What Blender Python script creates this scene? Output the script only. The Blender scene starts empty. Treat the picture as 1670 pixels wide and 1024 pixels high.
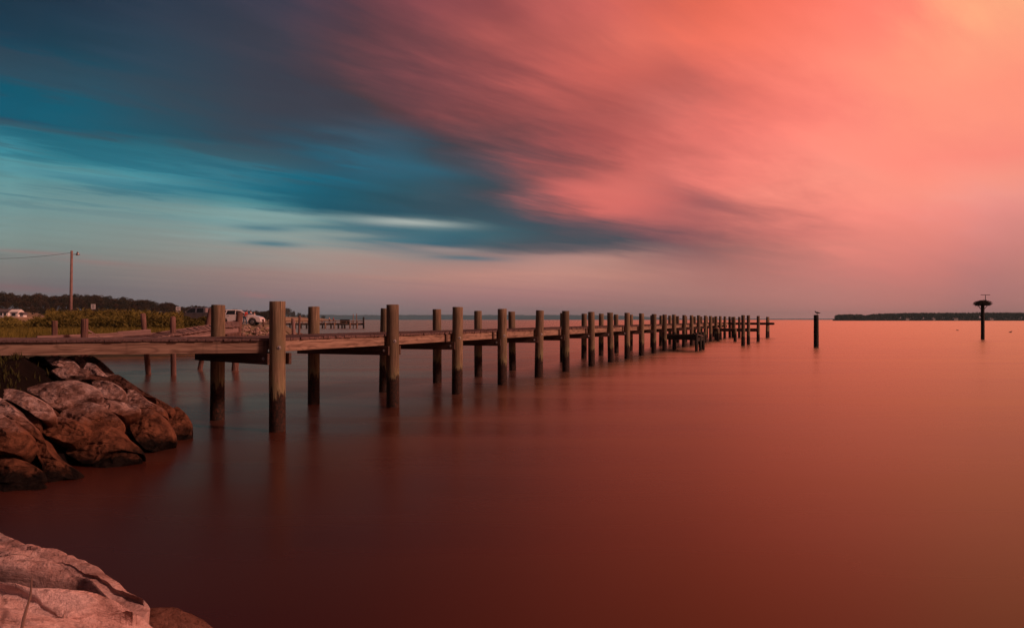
import bpy, bmesh, math, random
import numpy as np
from mathutils import Vector, Matrix, noise as mnoise

S = bpy.context.scene
COL = S.collection
R = math.radians
F = 1300.0            # focal length in photo pixels
EYE = 1.96            # camera height above the water

# ------------------------------------------------------------------ camera
cam_d = bpy.data.cameras.new("camera")
cam = bpy.data.objects.new("camera", cam_d)
COL.objects.link(cam)
cam.location = (0, 0, EYE)
cam.rotation_euler = (R(90), 0, 0)
cam_d.sensor_width = 36.0
cam_d.lens = F / 1670 * 36.0
cam_d.shift_y = 9.0 / 1670
cam_d.clip_start = 0.05
cam_d.clip_end = 30000
S.camera = cam

S.view_settings.view_transform = 'Standard'
S.view_settings.look = 'None'
S.view_settings.exposure = 0.0
S.view_settings.gamma = 1.0

# ------------------------------------------------------------------ sky
def lin(c):
    return tuple(((v / 255) / 12.92 if v <= 10 else (((v / 255) + .055) / 1.055) ** 2.4) for v in c)

SX = [0, 120, 250, 400, 500, 600, 700, 800, 900, 1000, 1100, 1200, 1350, 1500, 1670]
SKY = {
 0: [(24,46,62),(30,50,68),(42,55,72),(52,55,70),(68,58,72),(98,60,68),(135,70,74),(150,74,74),(185,90,84),(205,98,88),(215,100,82),(235,108,85),(252,120,100),(255,138,114),(255,176,128)],
 60: [(20,60,80),(25,58,75),(42,60,76),(54,58,70),(66,58,68),(90,58,64),(130,70,72),(165,82,78),(188,92,84),(220,108,92),(232,112,92),(245,118,96),(255,136,112),(255,146,118),(255,153,122)],
 120: [(0,80,100),(8,82,102),(35,70,88),(52,60,74),(58,55,66),(78,56,62),(110,62,66),(140,72,72),(190,92,84),(205,98,86),(195,96,86),(228,112,98),(255,132,114),(255,146,120),(255,147,120)],
 180: [(0,85,108),(5,84,105),(40,72,86),(55,60,72),(60,56,66),(75,56,60),(95,58,62),(130,68,68),(160,80,76),(175,86,80),(205,105,95),(235,118,104),(255,136,118),(255,146,122),(255,147,122)],
 230: [(60,140,155),(20,105,125),(10,90,112),(45,70,85),(40,78,96),(48,90,110),(60,65,75),(95,64,68),(160,80,78),(185,90,84),(215,108,98),(235,120,108),(255,136,120),(253,138,120),(250,138,120)],
 280: [(95,155,160),(90,158,165),(80,160,172),(45,135,155),(8,108,132),(28,100,122),(45,80,95),(60,70,80),(120,72,74),(200,100,92),(215,112,102),(245,130,116),(255,150,130),(255,145,125),(245,150,130)],
 310: [(100,146,149),(92,138,143),(60,124,138),(20,100,120),(10,88,108),(28,82,98),(52,80,92),(75,70,78),(200,100,96),(215,110,100),(200,105,98),(235,125,112),(250,142,124),(252,150,130),(238,148,135)],
 340: [(110,144,144),(113,147,147),(116,150,150),(100,155,158),(30,95,112),(25,75,90),(40,75,88),(60,75,85),(130,80,82),(205,102,96),(150,88,90),(195,110,102),(245,138,122),(248,142,128),(228,140,130)],
 365: [(115,140,138),(121,145,142),(124,148,145),(140,168,165),(130,160,158),(40,98,115),(70,110,120),(50,85,98),(70,75,85),(110,78,84),(140,85,88),(175,100,96),(235,130,118),(240,138,124),(218,135,126)],
 395: [(118,136,132),(124,138,134),(130,138,134),(136,150,146),(140,150,146),(110,130,134),(45,100,118),(60,100,112),(62,78,88),(72,75,84),(120,80,86),(165,100,96),(220,128,116),(228,132,120),(205,128,120)],
 415: [(128,130,124),(130,136,130),(138,138,132),(150,138,132),(162,144,136),(165,142,134),(150,132,128),(150,125,122),(180,136,128),(180,132,122),(150,104,102),(165,105,100),(210,125,115),(220,128,118),(195,125,116)],
 450: [(112,104,104),(118,110,110),(135,118,115),(150,122,118),(160,128,122),(170,130,122),(180,132,122),(190,135,124),(195,138,126),(190,132,120),(180,122,114),(178,115,108),(200,122,114),(205,122,114),(188,120,114)],
 480: [(110,98,102),(108,100,106),(118,108,112),(135,112,114),(145,116,118),(152,120,120),(160,118,118),(165,118,118),(172,120,118),(172,120,116),(172,120,114),(178,118,112),(190,122,115),(192,120,113),(180,118,113)],
 512: [(110,95,104),(105,98,106),(105,100,108),(110,104,112),(112,106,114),(118,108,114),(125,105,110),(132,106,110),(135,105,108),(140,105,106),(150,108,108),(165,112,108),(185,120,115),(185,118,112),(175,115,110)],
}
SROWS = sorted(SKY)

def sky_px(px, py):
    py = min(max(py, 0), 512); px = min(max(px, 0), 1670)
    j = 0
    while j < len(SROWS) - 2 and py > SROWS[j + 1]: j += 1
    i = 0
    while i < len(SX) - 2 and px > SX[i + 1]: i += 1
    ty = (py - SROWS[j]) / (SROWS[j + 1] - SROWS[j]); tx = (px - SX[i]) / (SX[i + 1] - SX[i])
    c = []
    for k in range(3):
        a = SKY[SROWS[j]][i][k] * (1 - tx) + SKY[SROWS[j]][i + 1][k] * tx
        b = SKY[SROWS[j + 1]][i][k] * (1 - tx) + SKY[SROWS[j + 1]][i + 1][k] * tx
        c.append(a * (1 - ty) + b * ty)
    return c

SUN_EL, SUN_AZ = R(30), R(112)      # azimuth clockwise from the view axis (+Y)
SUN_DIR = Vector((math.sin(SUN_AZ) * math.cos(SUN_EL), math.cos(SUN_AZ) * math.cos(SUN_EL), math.sin(SUN_EL)))

class NT:
    """small helper for node trees"""
    def __init__(s, tree): s.t = tree; s.N = tree.nodes; s.L = tree.links
    def new(s, typ, **kw):
        n = s.N.new(typ)
        for k, v in kw.items(): setattr(n, k, v)
        return n
    def put(s, sock, v):
        if hasattr(v, 'is_output') or isinstance(v, bpy.types.NodeSocket): s.L.new(v, sock)
        elif v is not None:
            try: sock.default_value = v
            except Exception: sock.default_value = (*v, 1)
    def math(s, op, a, b=None, c=None, clamp=False):
        n = s.new('ShaderNodeMath', operation=op, use_clamp=clamp)
        for i, v in enumerate((a, b, c)):
            if v is not None: s.put(n.inputs[i], v)
        return n.outputs[0]
    def rng(s, v, a, b, c=0.0, d=1.0, smooth=False):
        n = s.new('ShaderNodeMapRange'); n.interpolation_type = 'SMOOTHSTEP' if smooth else 'LINEAR'
        s.put(n.inputs[0], v)
        for i, q in enumerate((a, b, c, d)): s.put(n.inputs[i + 1], q)
        return n.outputs[0]
    def mix(s, f, a, b, mode='MIX'):
        n = s.new('ShaderNodeMix', data_type='RGBA', blend_type=mode)
        s.put(n.inputs[0], f); s.put(n.inputs[6], a); s.put(n.inputs[7], b)
        return n.outputs[2]
    def comb(s, x, y, z):
        n = s.new('ShaderNodeCombineXYZ')
        for i, v in enumerate((x, y, z)): s.put(n.inputs[i], v)
        return n.outputs[0]
    def noise(s, vec, scale, detail=4, rough=.5, dist=0.0):
        n = s.new('ShaderNodeTexNoise')
        if vec is not None: s.L.new(vec, n.inputs['Vector'])
        n.inputs['Scale'].default_value = scale; n.inputs['Detail'].default_value = detail
        n.inputs['Roughness'].default_value = rough; n.inputs['Distortion'].default_value = dist
        return n.outputs[0]
    def ramp(s, f, stops, interp='LINEAR'):
        n = s.new('ShaderNodeValToRGB'); cr = n.color_ramp; cr.interpolation = interp
        stops = sorted(stops, key=lambda q: q[0])
        cr.elements[0].position = stops[0][0]; cr.elements[0].color = (*stops[0][1], 1)
        cr.elements[1].position = stops[1][0]; cr.elements[1].color = (*stops[1][1], 1)
        for p, c in stops[2:]:
            e = cr.elements.new(p); e.color = (*c, 1)
        s.put(n.inputs[0], f)
        return n.outputs[0]
    def mapv(s, vec, scale=(1, 1, 1), rot=(0, 0, 0), loc=(0, 0, 0)):
        n = s.new('ShaderNodeMapping')
        n.inputs['Scale'].default_value = scale; n.inputs['Rotation'].default_value = rot; n.inputs['Location'].default_value = loc
        s.L.new(vec, n.inputs['Vector']); return n.outputs[0]

world = bpy.data.worlds.new("World"); S.world = world; world.use_nodes = True
wt = NT(world.node_tree); wt.N.clear()
tc = wt.new('ShaderNodeTexCoord')
sep = wt.new('ShaderNodeSeparateXYZ'); wt.L.new(tc.outputs['Generated'], sep.inputs[0])
dx, dy, dz = sep.outputs
az = wt.math('ARCTAN2', dx, dy)
hr = wt.math('SQRT', wt.math('ADD', wt.math('MULTIPLY', dx, dx), wt.math('MULTIPLY', dy, dy)))
el = wt.math('ARCTAN2', dz, hr)
el = wt.math('MAXIMUM', el, 0.0)
# wind-drawn cloud plane: streaks run towards azimuth 40.6 degrees
ph = R(40.6)
up = wt.math('ADD', wt.math('MULTIPLY', dx, math.sin(ph)), wt.math('MULTIPLY', dy, math.cos(ph)))
vp = wt.math('SUBTRACT', wt.math('MULTIPLY', dx, math.cos(ph)), wt.math('MULTIPLY', dy, math.sin(ph)))
zz = wt.math('ADD', wt.math('MAXIMUM', dz, 0.0), 0.035)
U = wt.math('DIVIDE', up, zz); V = wt.math('DIVIDE', vp, zz)
cv = wt.comb(wt.math('MULTIPLY', U, 0.16), V, 0.3)
n1 = wt.noise(cv, 0.9, 4, .55, .3)
n2 = wt.noise(wt.comb(wt.math('MULTIPLY', U, 0.30), V, 4.7), 2.6, 5, .6, .2)
n3 = wt.noise(wt.comb(wt.math('MULTIPLY', U, 0.10), V, 9.1), 0.55, 3, .5, .0)
wamp = wt.rng(el, R(1.5), R(12), 0.15, 1.0)
elw = wt.math('ADD', el, wt.math('MULTIPLY', wt.math('MULTIPLY', wt.math('SUBTRACT', n1, .5), wamp), 0.085))
elw = wt.math('ADD', elw, wt.math('MULTIPLY', wt.math('MULTIPLY', wt.math('SUBTRACT', n2, .5), wamp), 0.030))
azw = wt.math('ADD', az, wt.math('MULTIPLY', wt.math('MULTIPLY', wt.math('SUBTRACT', n2, .5), wamp), 0.20))
u = wt.rng(azw, -math.pi, math.pi, 0, 1)
azst = [math.atan((x - 835) / F) for x in [0, 60, 120, 250, 330, 400, 500, 600, 700, 800, 850, 900, 1000, 1100, 1200, 1350, 1500, 1670]]
back = lin((78, 58, 62)); backup = lin((84, 60, 62))  # unseen sky behind the camera, kept dim for stronger lighting contrast
bands = []
for r in SROWS[::-1]: bands.append(math.atan((521 - r) / F))
cols = []
for e in bands:
    st = []
    for a in azst:
        px = 835 + F * math.tan(a); py = 521 - F * math.tan(e) / math.cos(a)
        st.append(((a + math.pi) / (2 * math.pi), lin(sky_px(px, py))))
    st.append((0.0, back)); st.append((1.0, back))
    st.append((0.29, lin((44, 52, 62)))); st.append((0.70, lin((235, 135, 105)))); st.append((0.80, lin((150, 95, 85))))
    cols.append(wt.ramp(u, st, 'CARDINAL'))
acc = cols[0]
for k in range(1, len(bands)):
    f = wt.rng(elw, bands[k - 1], bands[k])
    acc = wt.mix(f, acc, cols[k])
# overhead, out of view: colours chosen to warm and shape the water's reflection
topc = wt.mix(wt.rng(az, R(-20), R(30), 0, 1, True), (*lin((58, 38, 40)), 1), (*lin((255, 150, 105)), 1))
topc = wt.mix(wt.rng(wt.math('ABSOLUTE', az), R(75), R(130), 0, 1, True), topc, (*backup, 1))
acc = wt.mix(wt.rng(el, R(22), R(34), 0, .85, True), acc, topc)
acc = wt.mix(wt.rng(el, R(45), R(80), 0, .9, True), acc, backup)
# broken dark teal streaks low on the left
sk = wt.math('MULTIPLY', wt.rng(n2, .47, .60, 0, 1, True), wt.math('MULTIPLY', wt.rng(el, R(5.5), R(8), 0, 1, True), wt.rng(el, R(10.5), R(13.5), 1, 0, True)))
sk = wt.math('MULTIPLY', sk, wt.rng(az, R(-12), R(2), .42, 0, True))
acc = wt.mix(sk, acc, (*lin((14, 84, 104)), 1))
lt = wt.math('MULTIPLY', wt.rng(n2, .52, .40, 0, .45, True), wt.math('MULTIPLY', wt.rng(el, R(8), R(11), 0, 1, True), wt.rng(el, R(15), R(20), 1, 0, True)))
acc = wt.mix(wt.math('MULTIPLY', lt, wt.rng(az, R(-14), R(-2), 1, 0, True)), acc, (*lin((62, 66, 78)), 1))
# brightness streaks of the cloud
m = wt.math('ADD', wt.math('MULTIPLY', wt.math('SUBTRACT', n2, .5), 0.62), wt.math('MULTIPLY', wt.math('SUBTRACT', n3, .5), 0.35))
m = wt.math('MULTIPLY', m, wt.rng(el, R(3), R(10), 0.05, 1.0, True))
fade = wt.rng(az, R(-6), R(20), 1.0, .25, True)
m = wt.math('ADD', wt.math('MULTIPLY', m, fade), 1.0)
acc = wt.mix(1.0, acc, wt.comb(m, m, m), 'MULTIPLY')
# small lens-shaped wisps low in the clear strip
def blob(px, py, wx, wy, colr, k, acc, slope=0.0):
    a0 = math.atan((px - 835) / F); e0 = math.atan((521 - py) / F * math.cos(a0))
    da = wt.math('DIVIDE', wt.math('SUBTRACT', az, a0), wx / F)
    de = wt.math('ADD', wt.math('DIVIDE', wt.math('SUBTRACT', el, e0), wy / F), wt.math('MULTIPLY', da, slope))
    de = wt.math('ADD', de, wt.math('MULTIPLY', wt.math('SUBTRACT', n2, .5), 1.6))
    d = wt.math('ADD', wt.math('MULTIPLY', da, da), wt.math('MULTIPLY', de, de))
    f = wt.math('MULTIPLY', wt.math('POWER', 2.718, wt.math('MULTIPLY', d, -1.0)), k)
    return wt.mix(f, acc, (*lin(colr), 1))
for b in [(430,373,48,5,(60,110,125),.75,.3),(442,397,45,5,(60,110,125),.8,.3),(560,372,110,4,(50,105,120),.6,.3),
          (665,364,85,7,(172,180,174),.95,.5),(560,384,60,4,(140,152,148),.6,.4),(470,352,120,5,(132,160,158),.6,.6),(745,408,60,4,(170,150,145),.7,.3),(640,392,80,4,(70,112,124),.5,.3),
          (760,421,60,4,(60,105,120),.75,.4),(130,288,130,7,(70,130,145),.5,.6),(330,312,120,6,(35,112,130),.5,.5),
          (960,406,95,9,(82,74,84),.6,.1),(60,412,60,3,(150,110,108),.5,.7),(40,470,60,5,(130,95,100),.5,.7),
          (160,428,55,4,(150,115,112),.5,.7),(420,482,22,3,(160,110,112),.5,.6),(690,276,70,12,(40,110,135),.35,.8),
          (880,402,150,12,(68,76,86),.75,.12),(760,345,120,22,(52,74,88),.45,.5),(1020,330,120,26,(222,110,100),.6,.9),(1300,380,90,10,(200,110,104),.35,.4)]:
    acc = blob(*b[:6], acc, b[6])
nish = wt.new('ShaderNodeTexSky', sky_type='NISHITA')
nish.sun_disc = False; nish.sun_elevation = SUN_EL; nish.sun_rotation = SUN_AZ
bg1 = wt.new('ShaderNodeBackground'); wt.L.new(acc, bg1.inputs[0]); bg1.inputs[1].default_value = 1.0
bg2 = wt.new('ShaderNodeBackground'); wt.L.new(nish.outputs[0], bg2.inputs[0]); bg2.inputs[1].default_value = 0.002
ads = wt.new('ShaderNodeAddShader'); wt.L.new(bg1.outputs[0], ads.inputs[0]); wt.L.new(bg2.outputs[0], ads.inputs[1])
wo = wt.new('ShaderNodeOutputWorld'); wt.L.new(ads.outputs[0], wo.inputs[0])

# ------------------------------------------------------------------ sun
sd = bpy.data.lights.new("sun", 'SUN'); sd.energy = 2.7; sd.angle = R(6); sd.color = (1.0, 0.50, 0.38)
sun = bpy.data.objects.new("sun", sd); COL.objects.link(sun)
sun.rotation_euler = (-SUN_DIR).to_track_quat('-Z', 'Y').to_euler()

# ------------------------------------------------------------------ helpers
def P(px, py, Z):
    return Vector(((px - 835) / F * Z, Z, EYE - (py - 521) / F * Z))
def G(px, Z, z=0.0):
    return Vector(((px - 835) / F * Z, Z, z))

def props(o, label=None, cat=None, group=None, kind=None):
    if label: o['label'] = label
    if cat: o['category'] = cat
    if group: o['group'] = group
    if kind: o['kind'] = kind
    return o

def empty(name, loc=(0, 0, 0), rz=0.0):
    o = bpy.data.objects.new(name, None); COL.objects.link(o)
    o.location = loc; o.rotation_euler = (0, 0, rz); o.empty_display_size = .3
    return o

def link_mesh(name, me, m=None, parent=None, smooth=False):
    o = bpy.data.objects.new(name, me); COL.objects.link(o)
    if m: me.materials.append(m)
    if parent: o.parent = parent
    if smooth: me.polygons.foreach_set('use_smooth', [True] * len(me.polygons))
    return o

class MB:
    """collects geometry for ONE mesh"""
    def __init__(s): s.v = []; s.f = []
    def add(s, vs, fs):
        b = len(s.v); s.v += [tuple(q) for q in vs]; s.f += [tuple(b + i for i in f) for f in fs]; return s
    def box(s, c, d, M=None):
        x, y, z = d[0] / 2, d[1] / 2, d[2] / 2
        vs = [Vector(q) for q in [(-x,-y,-z),(x,-y,-z),(x,y,-z),(-x,y,-z),(-x,-y,z),(x,-y,z),(x,y,z),(-x,y,z)]]
        if M is not None: vs = [M @ q for q in vs]
        vs = [q + Vector(c) for q in vs]
        return s.add(vs, [(3,2,1,0),(4,5,6,7),(0,1,5,4),(1,2,6,5),(2,3,7,6),(3,0,4,7)])
    def bar(s, a, b, w, h, up=(0, 0, 1)):
        a, b = Vector(a), Vector(b); d = (b - a); L = d.length; d.normalize()
        side = d.cross(Vector(up)).normalized(); u2 = side.cross(d)
        M = Matrix((d, side, u2)).transposed()
        return s.box((a + b) / 2, (L, w, h), M)
    def tube(s, pts, rads, n=8, caps=True):
        pts = [Vector(p) for p in pts]; base = len(s.v)
        for i, p in enumerate(pts):
            d = (pts[min(i + 1, len(pts) - 1)] - pts[max(i - 1, 0)]).normalized()
            ref = Vector((0, 0, 1)) if abs(d.z) < .9 else Vector((1, 0, 0))
            a = d.cross(ref).normalized(); b = d.cross(a)
            for k in range(n):
                t = 2 * math.pi * k / n
                s.v.append(tuple(p + (a * math.cos(t) + b * math.sin(t)) * rads[i]))
        for i in range(len(pts) - 1):
            for k in range(n):
                s.f.append((base + i*n + k, base + i*n + (k+1) % n, base + (i+1)*n + (k+1) % n, base + (i+1)*n + k))
        if caps:
            s.f.append(tuple(base + k for k in range(n))[::-1]); e = base + (len(pts) - 1) * n
            s.f.append(tuple(e + k for k in range(n)))
        return s
    def mesh(s, name):
        me = bpy.data.meshes.new(name); me.from_pydata(s.v, [], s.f); me.update()
        bm = bmesh.new(); bm.from_mesh(me); bmesh.ops.recalc_face_normals(bm, faces=bm.faces); bm.to_mesh(me); bm.free()
        return me
    def build(s, name, m, parent=None, smooth=False, bevel=0.0):
        me = s.mesh(name)
        if bevel > 0:
            bm = bmesh.new(); bm.from_mesh(me)
            bmesh.ops.bevel(bm, geom=[e for e in bm.edges], offset=bevel, segments=1, affect='EDGES', clamp_overlap=True)
            bm.to_mesh(me); bm.free()
        return link_mesh(name, me, m, parent, smooth)

def raw_mesh(name, verts, faces, m=None, parent=None, smooth=False):
    me = bpy.data.meshes.new(name)
    me.from_pydata([tuple(v) for v in verts], [], faces); me.update()
    return link_mesh(name, me, m, parent, smooth)

def fbm(p, o=4):
    return mnoise.fractal(Vector(p), 1.0, 2.0, o)

# ------------------------------------------------------------------ materials
def mat(name):
    m = bpy.data.materials.new(name); m.use_nodes = True
    t = NT(m.node_tree); b = t.N['Principled BSDF']
    return m, t, b

def simple(name, col, rough=.6, metal=0.0, var=.25, scale=6.0, spec=.5):
    m, t, b = mat(name)
    tc = t.new('ShaderNodeTexCoord')
    n = t.noise(tc.outputs['Object'], scale, 5, .6)
    c = t.mix(t.rng(n, .3, .7), tuple(v * (1 - var) for v in col) + (1,), tuple(min(1, v * (1 + var)) for v in col) + (1,))
    t.L.new(c, b.inputs['Base Color'])
    b.inputs['Roughness'].default_value = rough; b.inputs['Metallic'].default_value = metal
    b.inputs['Specular IOR Level'].default_value = spec
    return m

def add_bump(t, b, h, strength, dist):
    bp = t.new('ShaderNodeBump'); bp.inputs['Strength'].default_value = strength; bp.inputs['Distance'].default_value = dist
    t.L.new(h, bp.inputs['Height']); t.L.new(bp.outputs[0], b.inputs['Normal'])

def wood_pile():
    m, t, b = mat('treated_pile_wood')
    tc = t.new('ShaderNodeTexCoord'); geo = t.new('ShaderNodeNewGeometry'); oi = t.new('ShaderNodeObjectInfo')
    off = t.math('MULTIPLY', oi.outputs['Random'], 37.0)
    sp = t.new('ShaderNodeSeparateXYZ'); t.L.new(tc.outputs['Object'], sp.inputs[0])
    vec = t.comb(sp.outputs[0], sp.outputs[1], t.math('ADD', sp.outputs[2], off))
    g1 = t.noise(t.mapv(vec, (14, 14, .9)), 2.2, 6, .65, .4)
    g2 = t.noise(t.mapv(vec, (3, 3, .8)), 1.6, 3, .5)
    c = t.ramp(g1, [(.30, (.075, .045, .026)), (.48, (.20, .130, .080)), (.62, (.31, .215, .140)), (.8, (.42, .30, .20))])
    c = t.mix(t.rng(g2, .38, .62, 0, .7), c, (.15, .125, .070, 1))
    c = t.mix(t.math('MULTIPLY', oi.outputs['Random'], .6), c, (.085, .055, .038, 1))
    # thin dark drying checks
    ck = t.noise(t.mapv(vec, (26, 26, .55), loc=(3, 1, 0)), 1.5, 2, .5, .2)
    c = t.mix(t.rng(ck, .64, .70, 0, .9), c, (.018, .012, .008, 1))
    # wet, weed-covered tide band
    wp = t.new('ShaderNodeSeparateXYZ'); t.L.new(geo.outputs['Position'], wp.inputs[0])
    e1 = t.noise(t.mapv(vec, (9, 9, 1.6)), 1.8, 5, .65)
    hgt = t.math('ADD', wp.outputs[2], t.math('MULTIPLY', t.math('SUBTRACT', e1, .5), -.85))
    wet = t.rng(hgt, .66, .74, 1, 0)
    wc = t.mix(t.rng(t.noise(vec, 22, 5, .7), .45, .68), (.011, .006, .004, 1), (.075, .026, .014, 1))
    c = t.mix(wet, c, wc)
    grn = t.math('MULTIPLY', t.rng(hgt, .72, .95, 1, 0), t.rng(hgt, .64, .72, 0, 1))
    c = t.mix(t.math('MULTIPLY', grn, .5), c, (.22, .21, .10, 1))
    t.L.new(c, b.inputs['Base Color'])
    t.L.new(t.rng(wet, 0, 1, .85, .75), b.inputs['Roughness'])
    b.inputs['Specular IOR Level'].default_value = .3
    h = t.math('ADD', g1, t.math('MULTIPLY', t.rng(ck, .68, .76), -1.2))
    h = t.math('ADD', h, t.math('MULTIPLY', t.math('MULTIPLY', t.noise(vec, 30, 4, .7), wet), 1.2))
    add_bump(t, b, h, .8, .012)
    return m

def wood_board(name, dark, midc, light, grain_axis='X', rough=.8, stain=True, cathedral=False):
    m, t, b = mat(name)
    tc = t.new('ShaderNodeTexCoord'); oi = t.new('ShaderNodeObjectInfo')
    sp = t.new('ShaderNodeSeparateXYZ'); t.L.new(tc.outputs['Object'], sp.inputs[0])
    off = t.math('MULTIPLY', oi.outputs['Random'], 50.0)
    vec = t.comb(t.math('ADD', sp.outputs[0], off), sp.outputs[1], sp.outputs[2])
    sc = {'X': (.5, 11, 14), 'Y': (11, .5, 14), 'Z': (11, 11, .5)}[grain_axis]
    g = t.noise(t.mapv(vec, sc), 2.0, 6, .62, .5)
    c = t.ramp(g, [(.32, dark), (.5, midc), (.7, light)])
    h = g
    if cathedral:
        v2 = t.comb(t.math('MULTIPLY', t.math('ADD', sp.outputs[0], off), .55), t.math('MULTIPLY', sp.outputs[1], .3), t.math('MULTIPLY', sp.outputs[2], 3.2))
        n = t.noise(v2, 1.7, 1.5, .4, .35)
        rings = t.math('PINGPONG', t.math('MULTIPLY', n, 15.0), 1.0)
        c = t.mix(t.rng(rings, .55, 1.0, 0, .55), c, (*dark, 1))
        h = t.math('ADD', g, t.math('MULTIPLY', rings, -.5))
    n2 = t.noise(tc.outputs['Object'], 1.3, 3, .5)
    c = t.mix(t.rng(n2, .4, .75, 0, .35), c, (*dark, 1))
    if stain:   # rust and weather drips running down from the deck edge
        dn = t.noise(t.mapv(vec, (9, 9, .6)), 1.0, 3, .6)
        c = t.mix(t.rng(dn, .62, .76, 0, .35), c, (.028, .016, .012, 1))
    t.L.new(c, b.inputs['Base Color']); b.inputs['Roughness'].default_value = rough
    b.inputs['Specular IOR Level'].default_value = .3
    add_bump(t, b, h, .6, .006)
    return m

def rock_mat(name, dark, midc, light, wetline=None):
    m, t, b = mat(name)
    tc = t.new('ShaderNodeTexCoord'); geo = t.new('ShaderNodeNewGeometry'); oi = t.new('ShaderNodeObjectInfo')
    off = t.math('MULTIPLY', oi.outputs['Random'], 31.0)
    va = t.new('ShaderNodeVectorMath', operation='ADD'); t.L.new(tc.outputs['Object'], va.inputs[0]); t.L.new(off, va.inputs[1])
    vec = va.outputs[0]
    n = t.noise(vec, 4.2, 9, .70, .5)
    c = t.ramp(n, [(.28, dark), (.47, midc), (.62, light), (.8, midc)])
    vein = t.noise(t.mapv(vec, (1.2, 5, 3.2), rot=(.3, .5, .9)), 1.6, 5, .6, .9)
    c = t.mix(t.rng(vein, .56, .64, 0, .55), c, (*light, 1))
    lay = t.noise(t.mapv(vec, (2.2, 9, 14), rot=(.15, .1, .55)), 1.6, 7, .72, .3)
    c = t.mix(t.rng(lay, .52, .68, 0, .45), c, (*dark, 1))
    sp = t.noise(vec, 38, 3, .8)
    c = t.mix(t.rng(sp, .52, .72, 0, .6), c, (*dark, 1))
    crk = t.math('ABSOLUTE', t.math('SUBTRACT', t.noise(t.mapv(vec, (1, 2.6, 1.7), rot=(.2, .1, .7)), 1.9, 6, .55, .5), .5))
    ckm = t.rng(t.noise(vec, 1.1, 2, .5), .5, .62)
    c = t.mix(t.math('MULTIPLY', t.rng(crk, .0, .008, .8, 0), ckm), c, (dark[0] * .25, dark[1] * .25, dark[2] * .25, 1))
    c = t.mix(t.rng(oi.outputs['Random'], 0, 1, 0, .45), c, (*dark, 1))
    if wetline is not None:
        wp = t.new('ShaderNodeSeparateXYZ'); t.L.new(geo.outputs['Position'], wp.inputs[0])
        hh = t.math('ADD', wp.outputs[2], t.math('MULTIPLY', t.math('SUBTRACT', t.noise(vec, 3, 4, .6), .5), .5))
        w1 = t.rng(hh, wetline, wetline + .28, 1, 0)
        c = t.mix(w1, c, t.mix(t.rng(n, .35, .65), (.055, .020, .011, 1), (.22, .090, .050, 1)))
        w2 = t.rng(hh, .12, .26, 1, 0)
        c = t.mix(w2, c, (.006, .003, .002, 1))
        t.L.new(t.rng(w1, 0, 1, .85, .68), b.inputs['Roughness'])
    else:
        b.inputs['Roughness'].default_value = .85
    b.inputs['Specular IOR Level'].default_value = .12
    t.L.new(c, b.inputs['Base Color'])
    h = t.math('ADD', n, t.math('MULTIPLY', t.noise(vec, 14, 6, .7), .35))
    h = t.math('ADD', h, t.math('ADD', t.math('MULTIPLY', t.math('MULTIPLY', t.rng(crk, 0, .02, -1, 0), ckm), .5), t.math('MULTIPLY', lay, .6)))
    add_bump(t, b, h, 1.0, .05)
    return m

def leaf_mat(name, a, bcol, scale=.4, tip=None, zr=None):
    m, t, b = mat(name)
    tc = t.new('ShaderNodeTexCoord'); oi = t.new('ShaderNodeObjectInfo')
    va = t.new('ShaderNodeVectorMath', operation='ADD'); t.L.new(tc.outputs['Object'], va.inputs[0])
    t.L.new(t.math('MULTIPLY', oi.outputs['Random'], 90.0), va.inputs[1])
    n = t.noise(va.outputs[0], scale, 5, .7)
    n2 = t.noise(va.outputs[0], scale * 9, 2, .6)
    f = t.math('ADD', t.rng(n, .32, .68, 0, .65), t.rng(n2, .35, .65, 0, .35))
    c = t.mix(f, (*a, 1), (*bcol, 1))
    if tip:
        sp = t.new('ShaderNodeSeparateXYZ'); t.L.new(tc.outputs['Object'], sp.inputs[0])
        c = t.mix(t.rng(sp.outputs[2], zr[0], zr[1]), c, (*tip, 1))
    c = t.mix(t.math('MULTIPLY', oi.outputs['Random'], .4), c, (a[0]*1.6, a[1]*.9, a[2], 1))
    t.L.new(c, b.inputs['Base Color']); b.inputs['Roughness'].default_value = .9
    b.inputs['Specular IOR Level'].default_value = .15
    return m

M = {}
M['pile'] = wood_pile()
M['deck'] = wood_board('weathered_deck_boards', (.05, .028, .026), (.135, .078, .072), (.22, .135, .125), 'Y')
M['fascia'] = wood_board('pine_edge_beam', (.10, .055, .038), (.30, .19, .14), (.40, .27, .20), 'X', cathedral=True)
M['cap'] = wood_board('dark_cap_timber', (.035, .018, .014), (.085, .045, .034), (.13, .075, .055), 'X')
M['oldwood'] = wood_board('old_dock_timber', (.08, .045, .04), (.24, .145, .13), (.38, .25, .23), 'X')
M['oldpost'] = wood_board('old_post_wood', (.045, .02, .016), (.15, .075, .06), (.27, .15, .13), 'Z')
M['farwood'] = wood_board('far_pier_timber', (.06, .03, .022), (.22, .13, .09), (.36, .23, .17), 'X')
M['blackwood'] = wood_board('tarred_wood', (.008, .006, .005), (.022, .016, .012), (.04, .03, .022), 'Z', stain=False)
M['rock'] = rock_mat('riprap_granite', (.065, .032, .026), (.27, .165, .140), (.66, .49, .46), .50)
M['bigrock'] = rock_mat('foreground_granite', (.24, .125, .11), (.68, .42, .38), (.88, .62, .58))
M['brownrock'] = rock_mat('brown_wet_rock', (.05, .018, .012), (.15, .06, .042), (.27, .13, .10))
M['farrock'] = rock_mat('far_riprap_granite', (.12, .07, .055), (.36, .23, .19), (.52, .37, .33), .25)
M['steel'] = simple('galvanised_steel', (.42, .40, .40), .35, .9)
M['black'] = simple('black_rubber', (.012, .012, .013), .7)
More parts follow.
